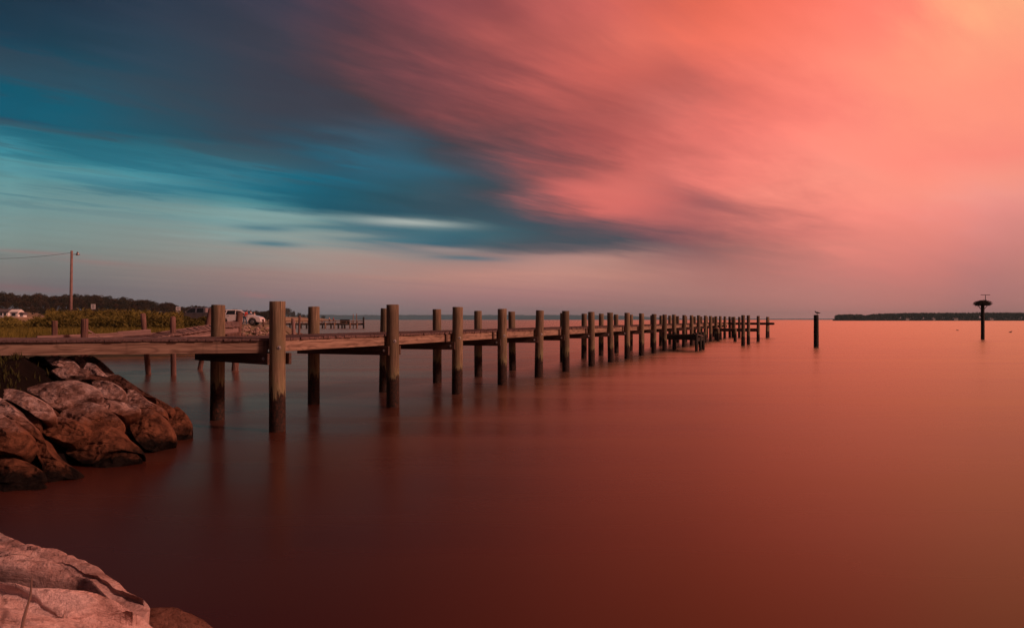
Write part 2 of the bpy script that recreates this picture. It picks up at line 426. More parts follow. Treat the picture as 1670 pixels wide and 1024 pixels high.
M['soil'] = simple('dark_bank_soil', (.006, .0035, .003), .95, 0, .5, 3, .08)
M['lot'] = simple('sandy_lot_ground', (.16, .12, .075), .95, 0, .3, 1.2)
M['marshsoil'] = simple('marsh_mud', (.035, .026, .013), .95, 0, .4, 1.0)
M['sand'] = simple('tan_shore_grass', (.26, .17, .10), .95, 0, .3, .05)
M['bark'] = simple('tree_bark', (.05, .032, .022), .9)
M['white'] = simple('white_paint', (.74, .70, .68), .55, 0, .06)
M['roof'] = simple('grey_shingle', (.10, .08, .085), .85, 0, .3, 3)
M['glass'] = simple('dark_glass', (.012, .014, .018), .12, 0, .2, 1.0)

# ------------------------------------------------------------------ water and land
def water_mat():
    m = bpy.data.materials.new('long_exposure_water'); m.use_nodes = True; t = NT(m.node_tree); t.N.clear()
    geo = t.new('ShaderNodeNewGeometry')
    n0 = t.noise(t.mapv(geo.outputs['Position'], (.05, .14, 1)), 1.0, 3, .5)
    c = t.mix(t.rng(n0, .35, .65), (.040, .0060, .0028, 1), (.052, .0080, .0038, 1))
    df = t.new('ShaderNodeBsdfDiffuse'); t.L.new(c, df.inputs[0])
    n1 = t.noise(t.mapv(geo.outputs['Position'], (.06, .30, 1)), 1.0, 4, .6)
    n2 = t.noise(t.mapv(geo.outputs['Position'], (.16, .45, 1)), 1.0, 3, .55)
    bp = t.new('ShaderNodeBump'); bp.inputs['Strength'].default_value = .12; bp.inputs['Distance'].default_value = .10
    t.L.new(n2, bp.inputs['Height'])
    gl = t.new('ShaderNodeBsdfGlossy', distribution='MULTI_GGX'); gl.inputs['Color'].default_value = (.88, .68, .56, 1)
    t.L.new(t.rng(n1, .3, .7, .22, .33), gl.inputs['Roughness']); t.L.new(bp.outputs[0], gl.inputs['Normal'])
    fr = t.new('ShaderNodeFresnel'); fr.inputs['IOR'].default_value = 1.42
    f = t.math('POWER', fr.outputs[0], 1.06)
    mx = t.new('ShaderNodeMixShader'); t.L.new(f, mx.inputs[0]); t.L.new(df.outputs[0], mx.inputs[1]); t.L.new(gl.outputs[0], mx.inputs[2])
    out = t.new('ShaderNodeOutputMaterial'); t.L.new(mx.outputs[0], out.inputs[0])
    return m
M['water'] = water_mat()
wv = []; wf = []
xs = [-9000, 9000]; ys = [-40, 9000]
w = raw_mesh('water', [(-9000, -60, 0), (9000, -60, 0), (9000, 9000, 0), (-9000, 9000, 0)], [(0, 1, 2, 3)], M['water'])
props(w, kind='structure')

def poly_dist(poly, x, y):
    """signed distance to polygon, positive inside"""
    d = 1e9; inside = False; n = len(poly)
    for i in range(n):
        ax, ay = poly[i]; bx, by = poly[(i + 1) % n]
        ex, ey = bx - ax, by - ay
        t = max(0, min(1, ((x - ax) * ex + (y - ay) * ey) / (ex * ex + ey * ey)))
        d = min(d, math.hypot(x - ax - t * ex, y - ay - t * ey))
        if (ay > y) != (by > y) and x < (bx - ax) * (y - ay) / (by - ay) + ax: inside = not inside
    return d if inside else -d

def land(name, poly, res, hfun, m, pad=2.0):
    x0 = min(p[0] for p in poly) - pad; x1 = max(p[0] for p in poly) + pad
    y0 = min(p[1] for p in poly) - pad; y1 = max(p[1] for p in poly) + pad
    nx = int((x1 - x0) / res) + 1; ny = int((y1 - y0) / res) + 1
    vs = []
    for j in range(ny + 1):
        for i in range(nx + 1):
            x = x0 + i * res; y = y0 + j * res
            vs.append((x, y, hfun(poly_dist(poly, x, y), x, y)))
    fs = []
    for j in range(ny):
        for i in range(nx):
            a = j * (nx + 1) + i; q = (a, a + 1, a + nx + 2, a + nx + 1)
            if max(vs[k][2] for k in q) > -.6: fs.append(q)
    o = raw_mesh(name, vs, fs, m, None, True)
    props(o, kind='structure'); return o

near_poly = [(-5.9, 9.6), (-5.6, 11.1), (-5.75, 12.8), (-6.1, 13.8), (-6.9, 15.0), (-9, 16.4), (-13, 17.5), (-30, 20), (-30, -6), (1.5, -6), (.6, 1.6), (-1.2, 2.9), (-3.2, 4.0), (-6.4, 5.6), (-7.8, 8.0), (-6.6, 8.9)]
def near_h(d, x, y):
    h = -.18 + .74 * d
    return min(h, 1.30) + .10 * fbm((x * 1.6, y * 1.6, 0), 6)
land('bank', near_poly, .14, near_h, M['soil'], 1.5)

marsh_poly = [(-75, 41), (-40, 40), (-24, 40), (-18.5, 42), (-17.5, 46), (-20, 60), (-25, 70), (-28, 79), (-60, 86), (-75, 84)]
land('marsh_ground', marsh_poly, 1.0, lambda d, x, y: max(-.8, min(.45, -.1 + .3 * d)) + .05 * fbm((x * .5, y * .5, 2)), M['marshsoil'])
lot_poly = [(-60, 82), (-34, 78), (-27.2, 80.5), (-25.5, 86), (-24.8, 92), (-26, 99), (-45, 118), (-80, 118), (-80, 84)]
land('parking_ground', lot_poly, 1.0, lambda d, x, y: max(-.9, min(1.38, -.15 + .75 * d)) + .04 * fbm((x * .5, y * .5, 5)), M['lot'])
far_poly = [(-420, 300), (-200, 290), (-160, 330), (-150, 470), (-140, 560), (-150, 640), (-420, 640)]
def far_h(d, x, y):
    return max(-1, min(3.2, -.2 + .22 * d)) + max(0, min(1, (-x - 150) / 150)) * max(0, min(1, (y - 330) / 80)) * 5
land('far_shore', far_poly, 8.0, far_h, M['sand'], 16)

# ------------------------------------------------------------------ pier
D = Vector((.357, .934, 0)).normalized()           # along the pier
Q = Vector((D.y, -D.x, 0))                         # across it, towards the open water
A0 = Vector((-4.12, 14.0, 0))
PHI = math.atan2(D.y, D.x)
def TP(t, p, z=0.0): return A0 + D * t + Q * p + Vector((0, 0, z))
DECK = 1.63

def pile_mesh(name, r, ztop, zbot=-1.2, n=22, seed=0, pointed=False):
    rnd = random.Random(seed); vs = []; fs = []
    H = 18; ph = rnd.random() * 6; rr = [1 + rnd.uniform(-.012, .012) for _ in range(n)]
    bow = rnd.uniform(-.012, .012)
    for j in range(H + 1):
        f = j / H; z = zbot + (ztop - zbot) * f
        for k in range(n):
            a = 2 * math.pi * k / n
            q = r * rr[k] * (1.05 - .07 * f) * (1 + .025 * fbm((math.cos(a) * 1.2 + seed, math.sin(a) * 1.2, z * 1.4)))
            if pointed and j > H - 3: q *= (1, .98, .80, .40)[j - (H - 3)]
            vs.append((q * math.cos(a) + bow * math.sin(f * 3.1), q * math.sin(a), z))
    for j in range(H):
        for k in range(n):
            fs.append((j*n + k, j*n + (k+1) % n, (j+1)*n + (k+1) % n, (j+1)*n + k))
    b = len(vs)      # slightly chamfered, uneven sawn top
    tl = rnd.uniform(-.012, .012)
    for k in range(n):
        x, y, z = vs[H*n + k]; vs.append((x * .95, y * .95, z + .008 + (x / r) * tl))
    vs.append((0, 0, ztop + .006))
    for k in range(n):
        fs.append((H*n + k, H*n + (k+1) % n, b + (k+1) % n, b + k)); fs.append((b + k, b + (k+1) % n, b + n))
    me = bpy.data.meshes.new(name); me.from_pydata(vs, [], fs); me.update()
    for p in me.polygons: p.use_smooth = p.index < H * n
    me.materials.append(M['pile'])
    return me

pier = empty('pier', (A0.x, A0.y, 0), PHI)
props(pier, 'long wooden pier on round piles running from the left shore far out over the water', 'pier')
def LP(t, p, z=0.0): return Vector((t, -p, z))     # local coordinates of the pier

pile_vars = [pile_mesh('pile', .14, 2.27, seed=s) for s in range(5)]
bolt_me = None
def bolt_mesh():
    mb = MB(); mb.tube([(0, 0, 0), (0, -.006, 0)], [.036, .036], 12); mb.tube([(0, -.004, 0), (0, -.02, 0), (0, -.028, 0)], [.022, .02, .009], 10)
    me = mb.mesh('bolt'); me.materials.append(M['steel']); return me
bolt_me = bolt_mesh()
def add_pile(parent, loc, i, h=1.0, rad=1.0, bolt=False, tilt=None):
    me = pile_vars[i % 5]
    o = bpy.data.objects.new('pile', me); COL.objects.link(o); o.parent = parent
    rnd = random.Random(i * 7 + 3)
    o.location = loc; o.scale = (rad, rad, h)
    o.rotation_euler = tilt or (rnd.uniform(-.014, .014), rnd.uniform(-.014, .014), rnd.uniform(0, 6.28))
    if bolt:
        b = bpy.data.objects.new('bolt', bolt_me); COL.objects.link(b); b.parent = o
        ang = -PHI - R(62) + R(90) - o.rotation_euler.z      # faces the camera side
        d = Vector((math.sin(ang), -math.cos(ang), 0))
        b.location = (d.x * .139, d.y * .139, 1.47); b.rotation_euler = (0, 0, ang)
    return o

def tf_front(px): return (12309.0 / (1331 - px) - 14.0) / .934
fx = [452, 640, 745, 818.5, 878, 922, 964, 995.5, 1022, 1045.5, 1065.5, 1083, 1099, 1114.5, 1127, 1138.5, 1149, 1158, 1167, 1174, 1181]
tfront = [tf_front(x) for x in fx] + [78.0]
bxs = [355, 512, 627, 713, 780, 836, 880, 918, 952, 980, 1005, 1028, 1047, 1063, 1077, 1092, 1105, 1118, 1132, 1143, 1152]
def tback(px):
    Z = 15212.0 / (1331 - px); X = (px - 835) / F * Z
    return (Vector((X, Z, 0)) - A0).dot(D)
tb = [tback(x) for x in bxs]
tops_f = [1.0, 1.004, 1.004, 1.0, 1.0, .998] 
for i, t in enumerate(tfront):
    add_pile(pier, LP(t, 0), i, [1.0, 1.006, 1.004, 1.0, .995, 1.003, 1.0][i % 7], bolt=(i < 5))
for i, t in enumerate(tb):
    add_pile(pier, LP(t, -2.1), i + 2, [.985, .99, .99, 1.0, .99, .995][i % 6], .96)
# caps: paired timbers clamped either side of each bent
nb = min(len(tfront) - 1, len(tb))
for i in range(nb):
    for s in (-1, 1):
        # the board on the near side stops flush with the pile, the far one runs a little past it
        a = LP(tfront[i], 0.0 if s > 0 else .09, 1.27); b = LP(tb[i], -2.42, 1.27)
        d = (b - a).normalized(); sd_ = Vector((-d.y, d.x, 0))
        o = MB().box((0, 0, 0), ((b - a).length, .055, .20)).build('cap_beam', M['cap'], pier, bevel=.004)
        o.location = (a + b) / 2 + sd_ * s * .172; o.rotation_euler = (0, 0, math.atan2(d.y, d.x))
        if s > 0 and i < 9:
            bo = bpy.data.objects.new('bolt', bolt_me); COL.objects.link(bo); bo.parent = o
            bo.location = (-(b - a).length / 2 + .12, .029, .0); bo.rotation_euler = (0, 0, math.pi)
# main deck boards
rnd = random.Random(5)
mb = MB(); t = -.05; TEND = 80.9
while t < TEND:
    wdt = .138 + rnd.uniform(-.003, .003)
    e0 = -.115 + rnd.uniform(-.012, .022); e1 = -1.985 + rnd.uniform(-.02, .02)
    c = LP(t + wdt / 2, (e0 + e1) / 2, DECK - .019 + rnd.uniform(-.003, .003))
    mb.box(c, (wdt, abs(e1 - e0), .038), Matrix.Rotation(rnd.uniform(-.004, .004), 3, 'X'))
    t += wdt + .008
mb.build('deck', M['deck'], pier)
# edge beams, one length per bay, butted behind the piles
def edge_beam(t0, t1, p, w=.05, h=.205, name='edge_beam', zt=DECK - .041, m=None):
    L = t1 - t0
    o = MB().box((0, 0, 0), (L, w, h)).build(name, m or M['fascia'], pier, bevel=.003)
    o.location = LP((t0 + t1) / 2, p, zt - h / 2); return o
for i in range(len(tfront) - 1):
    edge_beam(tfront[i] - (.0 if i else -.02) , tfront[i + 1] - .004, -.172)
for t0 in np.arange(0, 80, 8.0):
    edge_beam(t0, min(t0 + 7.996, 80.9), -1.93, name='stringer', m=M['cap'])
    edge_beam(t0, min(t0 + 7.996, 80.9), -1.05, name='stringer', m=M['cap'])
for i in range(1, len(tfront) - 1):      # short blocks next to some piles
    if i in (2, 3, 5, 6, 8, 9):
        o = MB().box((0, 0, 0), (.09, .045, .20)).build('splice_block', M['cap'], pier, bevel=.003)
        o.location = LP(tfront[i] - .42, -.123, DECK - .15)
# T head
mb = MB(); p = 4.45
while p > -.1:
    mb.box(LP(79.4, p - .07, DECK - .019), (3.0, .138, .038)); p -= .146
mb.build('head_deck', M['deck'], pier)
for tt in (77.95, 80.87):
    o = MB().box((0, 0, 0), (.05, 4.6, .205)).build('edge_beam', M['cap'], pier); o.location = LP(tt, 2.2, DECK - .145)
for j, (tt, pp) in enumerate([(77.8, .5), (78.0, 1.0), (80.7, 3.85), (78.4, 3.85), (81.2, -2.1), (81.2, 0)]):
    add_pile(pier, LP(tt, pp), j + 1, .985)

# gangway that turns off to the shore
gd = Vector((-.9655, -.2605, 0)); gn = Vector((.2605, -.9655, 0))      # gn points to the camera
G0 = A0 + gn * (-.06) + Vector((0, 0, 0))
PI_ = Matrix.Translation((A0.x, A0.y, 0)) @ Matrix.Rotation(PHI, 4, 'Z')
PINV = PI_.inverted()
gang_rot = math.atan2(gd.y, gd.x) - PHI
mb = MB(); s = .02
while s < 8.2:
    wdt = .138 + rnd.uniform(-.004, .004)
    e0 = .02 + rnd.uniform(-.012, .02); e1 = -2.05 + rnd.uniform(-.02, .02)
    mb.box((s + wdt / 2, -(e0 + e1) / 2 * -1, -.019 + rnd.uniform(-.003, .003)), (wdt, e0 - e1, .038))
    s += wdt + .007
o = mb.build('gangway_deck', M['deck'], pier)
# local frame: x along gd, y = perpendicular (towards the camera for this turn)
def gplace(o, s, off, z):
    o.location = PINV @ (G0 + gd * s + gn * off + Vector((0, 0, z))); o.rotation_euler = (0, 0, gang_rot)
gplace(o, 0, 0, DECK - .006)
o = MB().box((0, 0, 0), (8.2, .05, .205)).build('gangway_beam', M['fascia'], pier, bevel=.003); gplace(o, 4.1 + .16, -.035, DECK - .155)
o = MB().box((0, 0, 0), (8.2, .05, .205)).build('gangway_beam', M['cap'], pier); gplace(o, 4.1 + .3, -1.0, DECK - .155)
o = MB().box((0, 0, 0), (8.2, .05, .205)).build('gangway_beam', M['cap'], pier); gplace(o, 4.1 + .3, -1.98, DECK - .155)
o = MB().box((0, 0, 0), (.075, .045, .20)).build('splice_block', M['cap'], pier, bevel=.003); gplace(o, .20, .018, DECK - .152)

# low broken dock hanging off the pier
low = empty('low_dock', TP(40, 0), PHI)
props(low, 'low dark broken dock on thin legs jutting from the middle of the long pier', 'dock')
def LL(t, p, z=0.0): return Vector((t - 40, -p, z))
mb = MB()
for k in range(12):
    mb.box(LL(38.6 + k * .27, .85, .98 + rnd.uniform(-.02, .02)), (.22, 2.1, .05), Matrix.Rotation(rnd.uniform(-.03, .03), 3, 'X'))
mb.build('deck', M['blackwood'], low)
for tt in (38.5, 41.7):
    MB().bar(LL(tt, -.2, .84), LL(tt, 1.95, .80), .08, .24).build('side_beam', M['blackwood'], low)
MB().bar(LL(38.3, 1.9, .72), LL(41.9, 1.9, .72), .08, .24).build('side_beam', M['blackwood'], low)
for tt, pp in ((38.5, 1.9), (39.9, 1.95), (41.7, 1.9), (40, .3)):
    MB().tube([LL(tt, pp, -1), LL(tt + .05, pp, 1.15)], [.1, .09], 10).build('leg', M['blackwood'], low, True)
MB().bar(LL(38.7, 1.7, 1.08), LL(39.5, 2.15, .92), .14, .04).build('broken_board', M['oldwood'], low)
# lower finger dock towards the end
fd = empty('finger_dock', TP(63, 0), PHI)
props(fd, 'narrow finger dock below deck level near the far end of the long pier', 'dock')
def FL(t, p, z=0.0): return Vector((t - 63, -p, z))
mb = MB()
for k in range(27): mb.box(FL(63, .1 + k * .146, 1.15), (1.0, .138, .038))
mb.build('deck', M['farwood'], fd)
for tt in (62.5, 63.5): MB().box(FL(tt, 2.0, 1.0), (.06, 4.0, .25)).build('side_beam', M['cap'], fd)
for j, (tt, pp, hh) in enumerate(((63.0, 3.95, 1.0), (62.45, .5, .5), (62.45, 2.0, .5))):
    add_pile(fd, FL(tt, pp), j, hh)

# mooring piles standing free
def lone_pile(px, Z, ztop, r, label, seed=0, name='mooring_pile', tilt=None, m=None, group=None, cat='pile'):
    me = pile_mesh(name, r, ztop, seed=seed + 20)
    if m: me.materials.clear(); me.materials.append(m)
    o = bpy.data.objects.new(name, me); COL.objects.link(o); o.location = G(px, Z)
    if tilt: o.rotation_euler = tilt
    return props(o, label, cat, group)
lone_pile(1212, 60.0, 2.28, .145, 'thick free-standing pile, nearest and leftmost of the two beside the end of the pier', 1)
lone_pile(1220.5, 62.6, 2.28, .13, 'free-standing pile just behind and right of the thick one near the pier end', 2)

# ------------------------------------------------------------------ gull pile, nest platform
gp = lone_pile(1331, 56.6, 2.28, .17, 'lone black pile in open water right of the pier with a bird perched on it', 4, m=M['blackwood'])
def lathe_chain(mb, pts, rads, n=10): mb.tube(pts, rads, n)
M['birdgrey'] = simple('bird_grey_plumage', (.05, .045, .05), .8)
M['birdwhite'] = simple('bird_pale_plumage', (.10, .08, .08), .8)
M['beak'] = simple('bird_beak', (.10, .06, .02), .5)
def bird(name, loc, rz, label, sc=1.0, legs=True, dark=True):
    b = empty(name, loc, rz); props(b, label, 'bird'); b.scale = (sc,) * 3
    z0 = .08 if legs else .02
    mb = MB(); mb.tube([(-.20, 0, z0 + .03), (-.14, 0, z0 + .045), (-.07, 0, z0 + .065), (.02, 0, z0 + .075), (.09, 0, z0 + .09), (.13, 0, z0 + .13), (.145, 0, z0 + .165), (.17, 0, z0 + .175), (.195, 0, z0 + .168)],
                       [.008, .026, .048, .062, .055, .034, .030, .027, .008], 12)
    mb.build('body', M['birdgrey'] if dark else M['birdwhite'], b, True)
    for s in (-1, 1):
        MB().tube([(.07, s * .050, z0 + .09), (-.03, s * .058, z0 + .085), (-.14, s * .03, z0 + .065), (-.24, s * .008, z0 + .045)], [.02, .03, .018, .003], 8).build('wing', M['birdgrey'], b, True)
        if legs: MB().tube([(.0, s * .025, z0 + .03), (.005, s * .025, .012), (.03, s * .025, .004)], [.006, .005, .006], 6).build('leg', M['beak'], b)
    MB().tube([(.19, 0, z0 + .168), (.215, 0, z0 + .163), (.235, 0, z0 + .155)], [.010, .007, .002], 6).build('beak', M['beak'], b)
    return b
g = P(1333, 521, 56.6); bird('gull', (g.x, 56.6, 2.29), R(180), 'small dark gull perched on top of the lone black pile', 1.0)
bird('water_bird', (P(1561.5, 0, 141).x, 141, -.03), R(175), 'small dark bird floating on the water left of the nest pole', 1.1, False)
bird('water_bird', (P(1648, 0, 119).x, 119, -.03), R(5), 'small dark bird floating on the water right of the nest pole', 1.35, False)

NZ = 78.4
npx = G(1602.5, NZ)
nest = empty('nest_platform', npx); props(nest, 'tall black pole in the water carrying a nest platform and a T-shaped perch', 'nest pole')
pole_me = pile_mesh('pole', .165, 3.35, seed=31); pole_me.materials.clear(); pole_me.materials.append(M['blackwood'])
o = bpy.data.objects.new('pole', pole_me); COL.objects.link(o); o.parent = nest; 
mb = MB()
for k in range(7): mb.box((-.45 + k * .15, 0, 3.39), (.11, 1.0, .04))
mb.box((0, -.4, 3.34), (1.0, .06, .06)); mb.box((0, .4, 3.34), (1.0, .06, .06))
mb.build('platform', M['blackwood'], nest)
MB().tube([(.33, .1, 3.35), (.34, .1, 4.36)], [.035, .03], 8).build('perch_post', M['blackwood'], nest)
MB().box((.34, .1, 4.38), (.92, .06, .05)).build('perch_bar', M['blackwood'], nest)
for s in (-1, 1): MB().bar((s * .1, 0, 2.9), (s * .45, 0, 3.32), .05, .05, (0, 1, 0)).build('brace', M['blackwood'], nest)
mb = MB(); rn = random.Random(3)
for k in range(420):
    a = rn.uniform(0, 6.28); rr = rn.uniform(.05, .74) ** .8; z = rn.uniform(0, .42) * (1 - (rr / 1.1) ** 2) + .02
    c = Vector((rr * math.cos(a), rr * math.sin(a), z)); L = rn.uniform(.25, .6)
    if rn.random() < .06: L = .9
    d = Vector((-math.sin(a) + rn.uniform(-.7, .7), math.cos(a) + rn.uniform(-.7, .7), rn.uniform(-.3, .2))).normalized() * L / 2
    mb.tube([c - d, c + d], [.016, .009], 4)
for k in range(9):
    a = rn.uniform(0, 6.28); c = Vector((.55 * math.cos(a), .55 * math.sin(a), .08))
    mb.tube([c, c + Vector((.12 * math.cos(a), .12 * math.sin(a), -rn.uniform(.2, .5)))], [.014, .006], 4)
o = mb.build('osprey_nest', M['blackwood']); o.location = npx + Vector((0, 0, 3.41))
props(o, 'big untidy nest of dark sticks on top of the pole', 'nest')

# ------------------------------------------------------------------ rocks
def rock_mesh(name, seed, dims, m, sub=4, cuts=15, rough=1.0):
    rn = random.Random(seed); bm = bmesh.new(); bmesh.ops.create_icosphere(bm, subdivisions=sub, radius=1.0)
    planes = []
    for k in range(cuts):
        n = Vector((rn.gauss(0, 1), rn.gauss(0, 1), rn.gauss(0, 1))).normalized(); planes.append((n, rn.uniform(.50, .84)))
    for v in bm.verts:
        p = v.co.copy() * 1.08
        for n, h in planes:
            d = p.dot(n)
            if d > h: p -= n * (d - h) * .99
        p *= 1 + rough * (.05 * fbm(p * 1.4 + Vector((seed, 0, 0))) + .034 * fbm(p * 4.0 + Vector((0, seed, 0)), 7))
        rg = abs(fbm(Vector((p.x * 1.2, p.y * 1.2, p.z * 3.0)) + Vector((seed * 2, 1, 3)), 3))
        p *= 1 - rough * .05 * max(0, 1 - rg * 9)
        v.co = Vector((p.x * dims[0], p.y * dims[1], p.z * dims[2]))
    me = bpy.data.meshes.new(name); bm.to_mesh(me); bm.free()
    me.polygons.foreach_set('use_smooth', [True] * len(me.polygons)); me.materials.append(m)
    return me

def outline_rock(pts, Z, seed, m, label, tilt=1.25, bulge=.36):
    """boulder whose outline (photo pixels) is set on the slope of the bank, with a faceted front and a deep back"""
    rn = random.Random(seed); k = Z / F
    pts = [(x / 3.94, 560 + y / 3.94) for x, y in pts]
    cx = sum(p[0] for p in pts) / len(pts); cy = sum(p[1] for p in pts) / len(pts)
    def W(px, py):
        ZZ = Z + tilt * (cy - py) * k
        return P(px, py, ZZ)
    c = W(cx, cy)
    n = len(pts); dense = []
    for i_ in range(n):
        p0, p1, p2, p3 = [Vector((*pts[(i_ + q) % n], 0)) for q in (-1, 0, 1, 2)]
        for s_ in range(16):
            t_ = s_ / 16
            cr = .5 * ((2 * p1) + (p2 - p0) * t_ + (2 * p0 - 5 * p1 + 4 * p2 - p3) * t_ ** 2 + (3 * p1 - p0 - 3 * p2 + p3) * t_ ** 3)
            v = p1.lerp(p2, t_) * .45 + cr * .55
            dense.append(W(v.x, v.y))
    N = 110; RN = 30
    ring = [dense[int(i_ * len(dense) / N)] - c for i_ in range(N)]
    ring = [v * (1.03 + .030 * fbm(v * 5 + Vector((seed, 0, 0)), 5)) for v in ring]
    ws = max(p[0] for p in pts) - min(p[0] for p in pts); hs = max(p[1] for p in pts) - min(p[1] for p in pts)
    size = min(ws, hs * 1.5) * k
    nrm = Vector((0, -1, .35)).normalized()              # outward from the slope
    B = bulge * size
    planes = [(Vector((rn.uniform(-1, 1), rn.uniform(-1, 1))) * .95, rn.uniform(.30, .75)) for _ in range(8)]
    vs = [c + nrm * B * .8]; fs = []
    out = []
    for j_ in range(1, RN + 1):
        f = j_ / RN
        for v in ring:
            p = v * f
            g_ = math.sqrt(max(0, 1 - f ** 3.0))
            u2 = Vector((p.x, p.z * 1.3)) / (size * .55 + 1e-6)
            for d2, h2 in planes: g_ = min(g_, max(0, h2 + .18 - u2.dot(d2) * .75) + .02 if f < .999 else g_)
            g_ = min(g_, math.sqrt(max(0, 1 - f ** 3.0)))
            q = c + p
            dn = .030 * fbm(q * 3.0 + Vector((seed, 3, 0)), 4) + .020 * fbm(q * 11 + Vector((seed, 0, 5)), 6) - .022 * max(0, 1 - 7 * abs(fbm(Vector((q.x * 2.0, q.y * 2, q.z * 4.5)) + Vector((seed * 3, 0, 0)), 3)))
            vs.append(q + nrm * (B * g_ + dn * (1 - f ** 6 * .6)))
    top0 = 1 + (RN - 1) * N
    for j_ in range(1, 11):                              # the hidden back, sinking into the bank
        a = j_ / 10
        for v in ring:
            r_ = math.cos(a * 1.45)
            q = c + v * r_ * 1.0 - nrm * size * .55 * math.sin(a * 1.57) + Vector((0, .05, -.22 * math.sin(a * 1.57)))
            vs.append(q)
    for q in range(N): fs.append((0, 1 + q, 1 + (q + 1) % N))
    for j_ in range(RN + 9):
        for q in range(N):
            a = 1 + j_ * N + q; b = 1 + j_ * N + (q + 1) % N
            fs.append((a, b, b + N, a + N))
    fs.append(tuple(1 + (RN + 9) * N + q for q in range(N)))
    vs = [v - c for v in vs]
    me = bpy.data.meshes.new('rock'); me.from_pydata([tuple(v) for v in vs], [], fs); me.update()
    bm = bmesh.new(); bm.from_mesh(me); bmesh.ops.recalc_face_normals(bm, faces=bm.faces); bm.to_mesh(me); bm.free()
    o = link_mesh('rock', me, m, None, True); o.location = c
    return props(o, label, 'rock', 'boulders of the rock bank')
M['darkrock'] = rock_mat('dark_bank_rock', (.030, .012, .008), (.10, .045, .032), (.20, .10, .08), .45)  # dark wet stone; on the filler rocks this colour stands in for gap shade
RK, BK = M['rock'], M['darkrock']
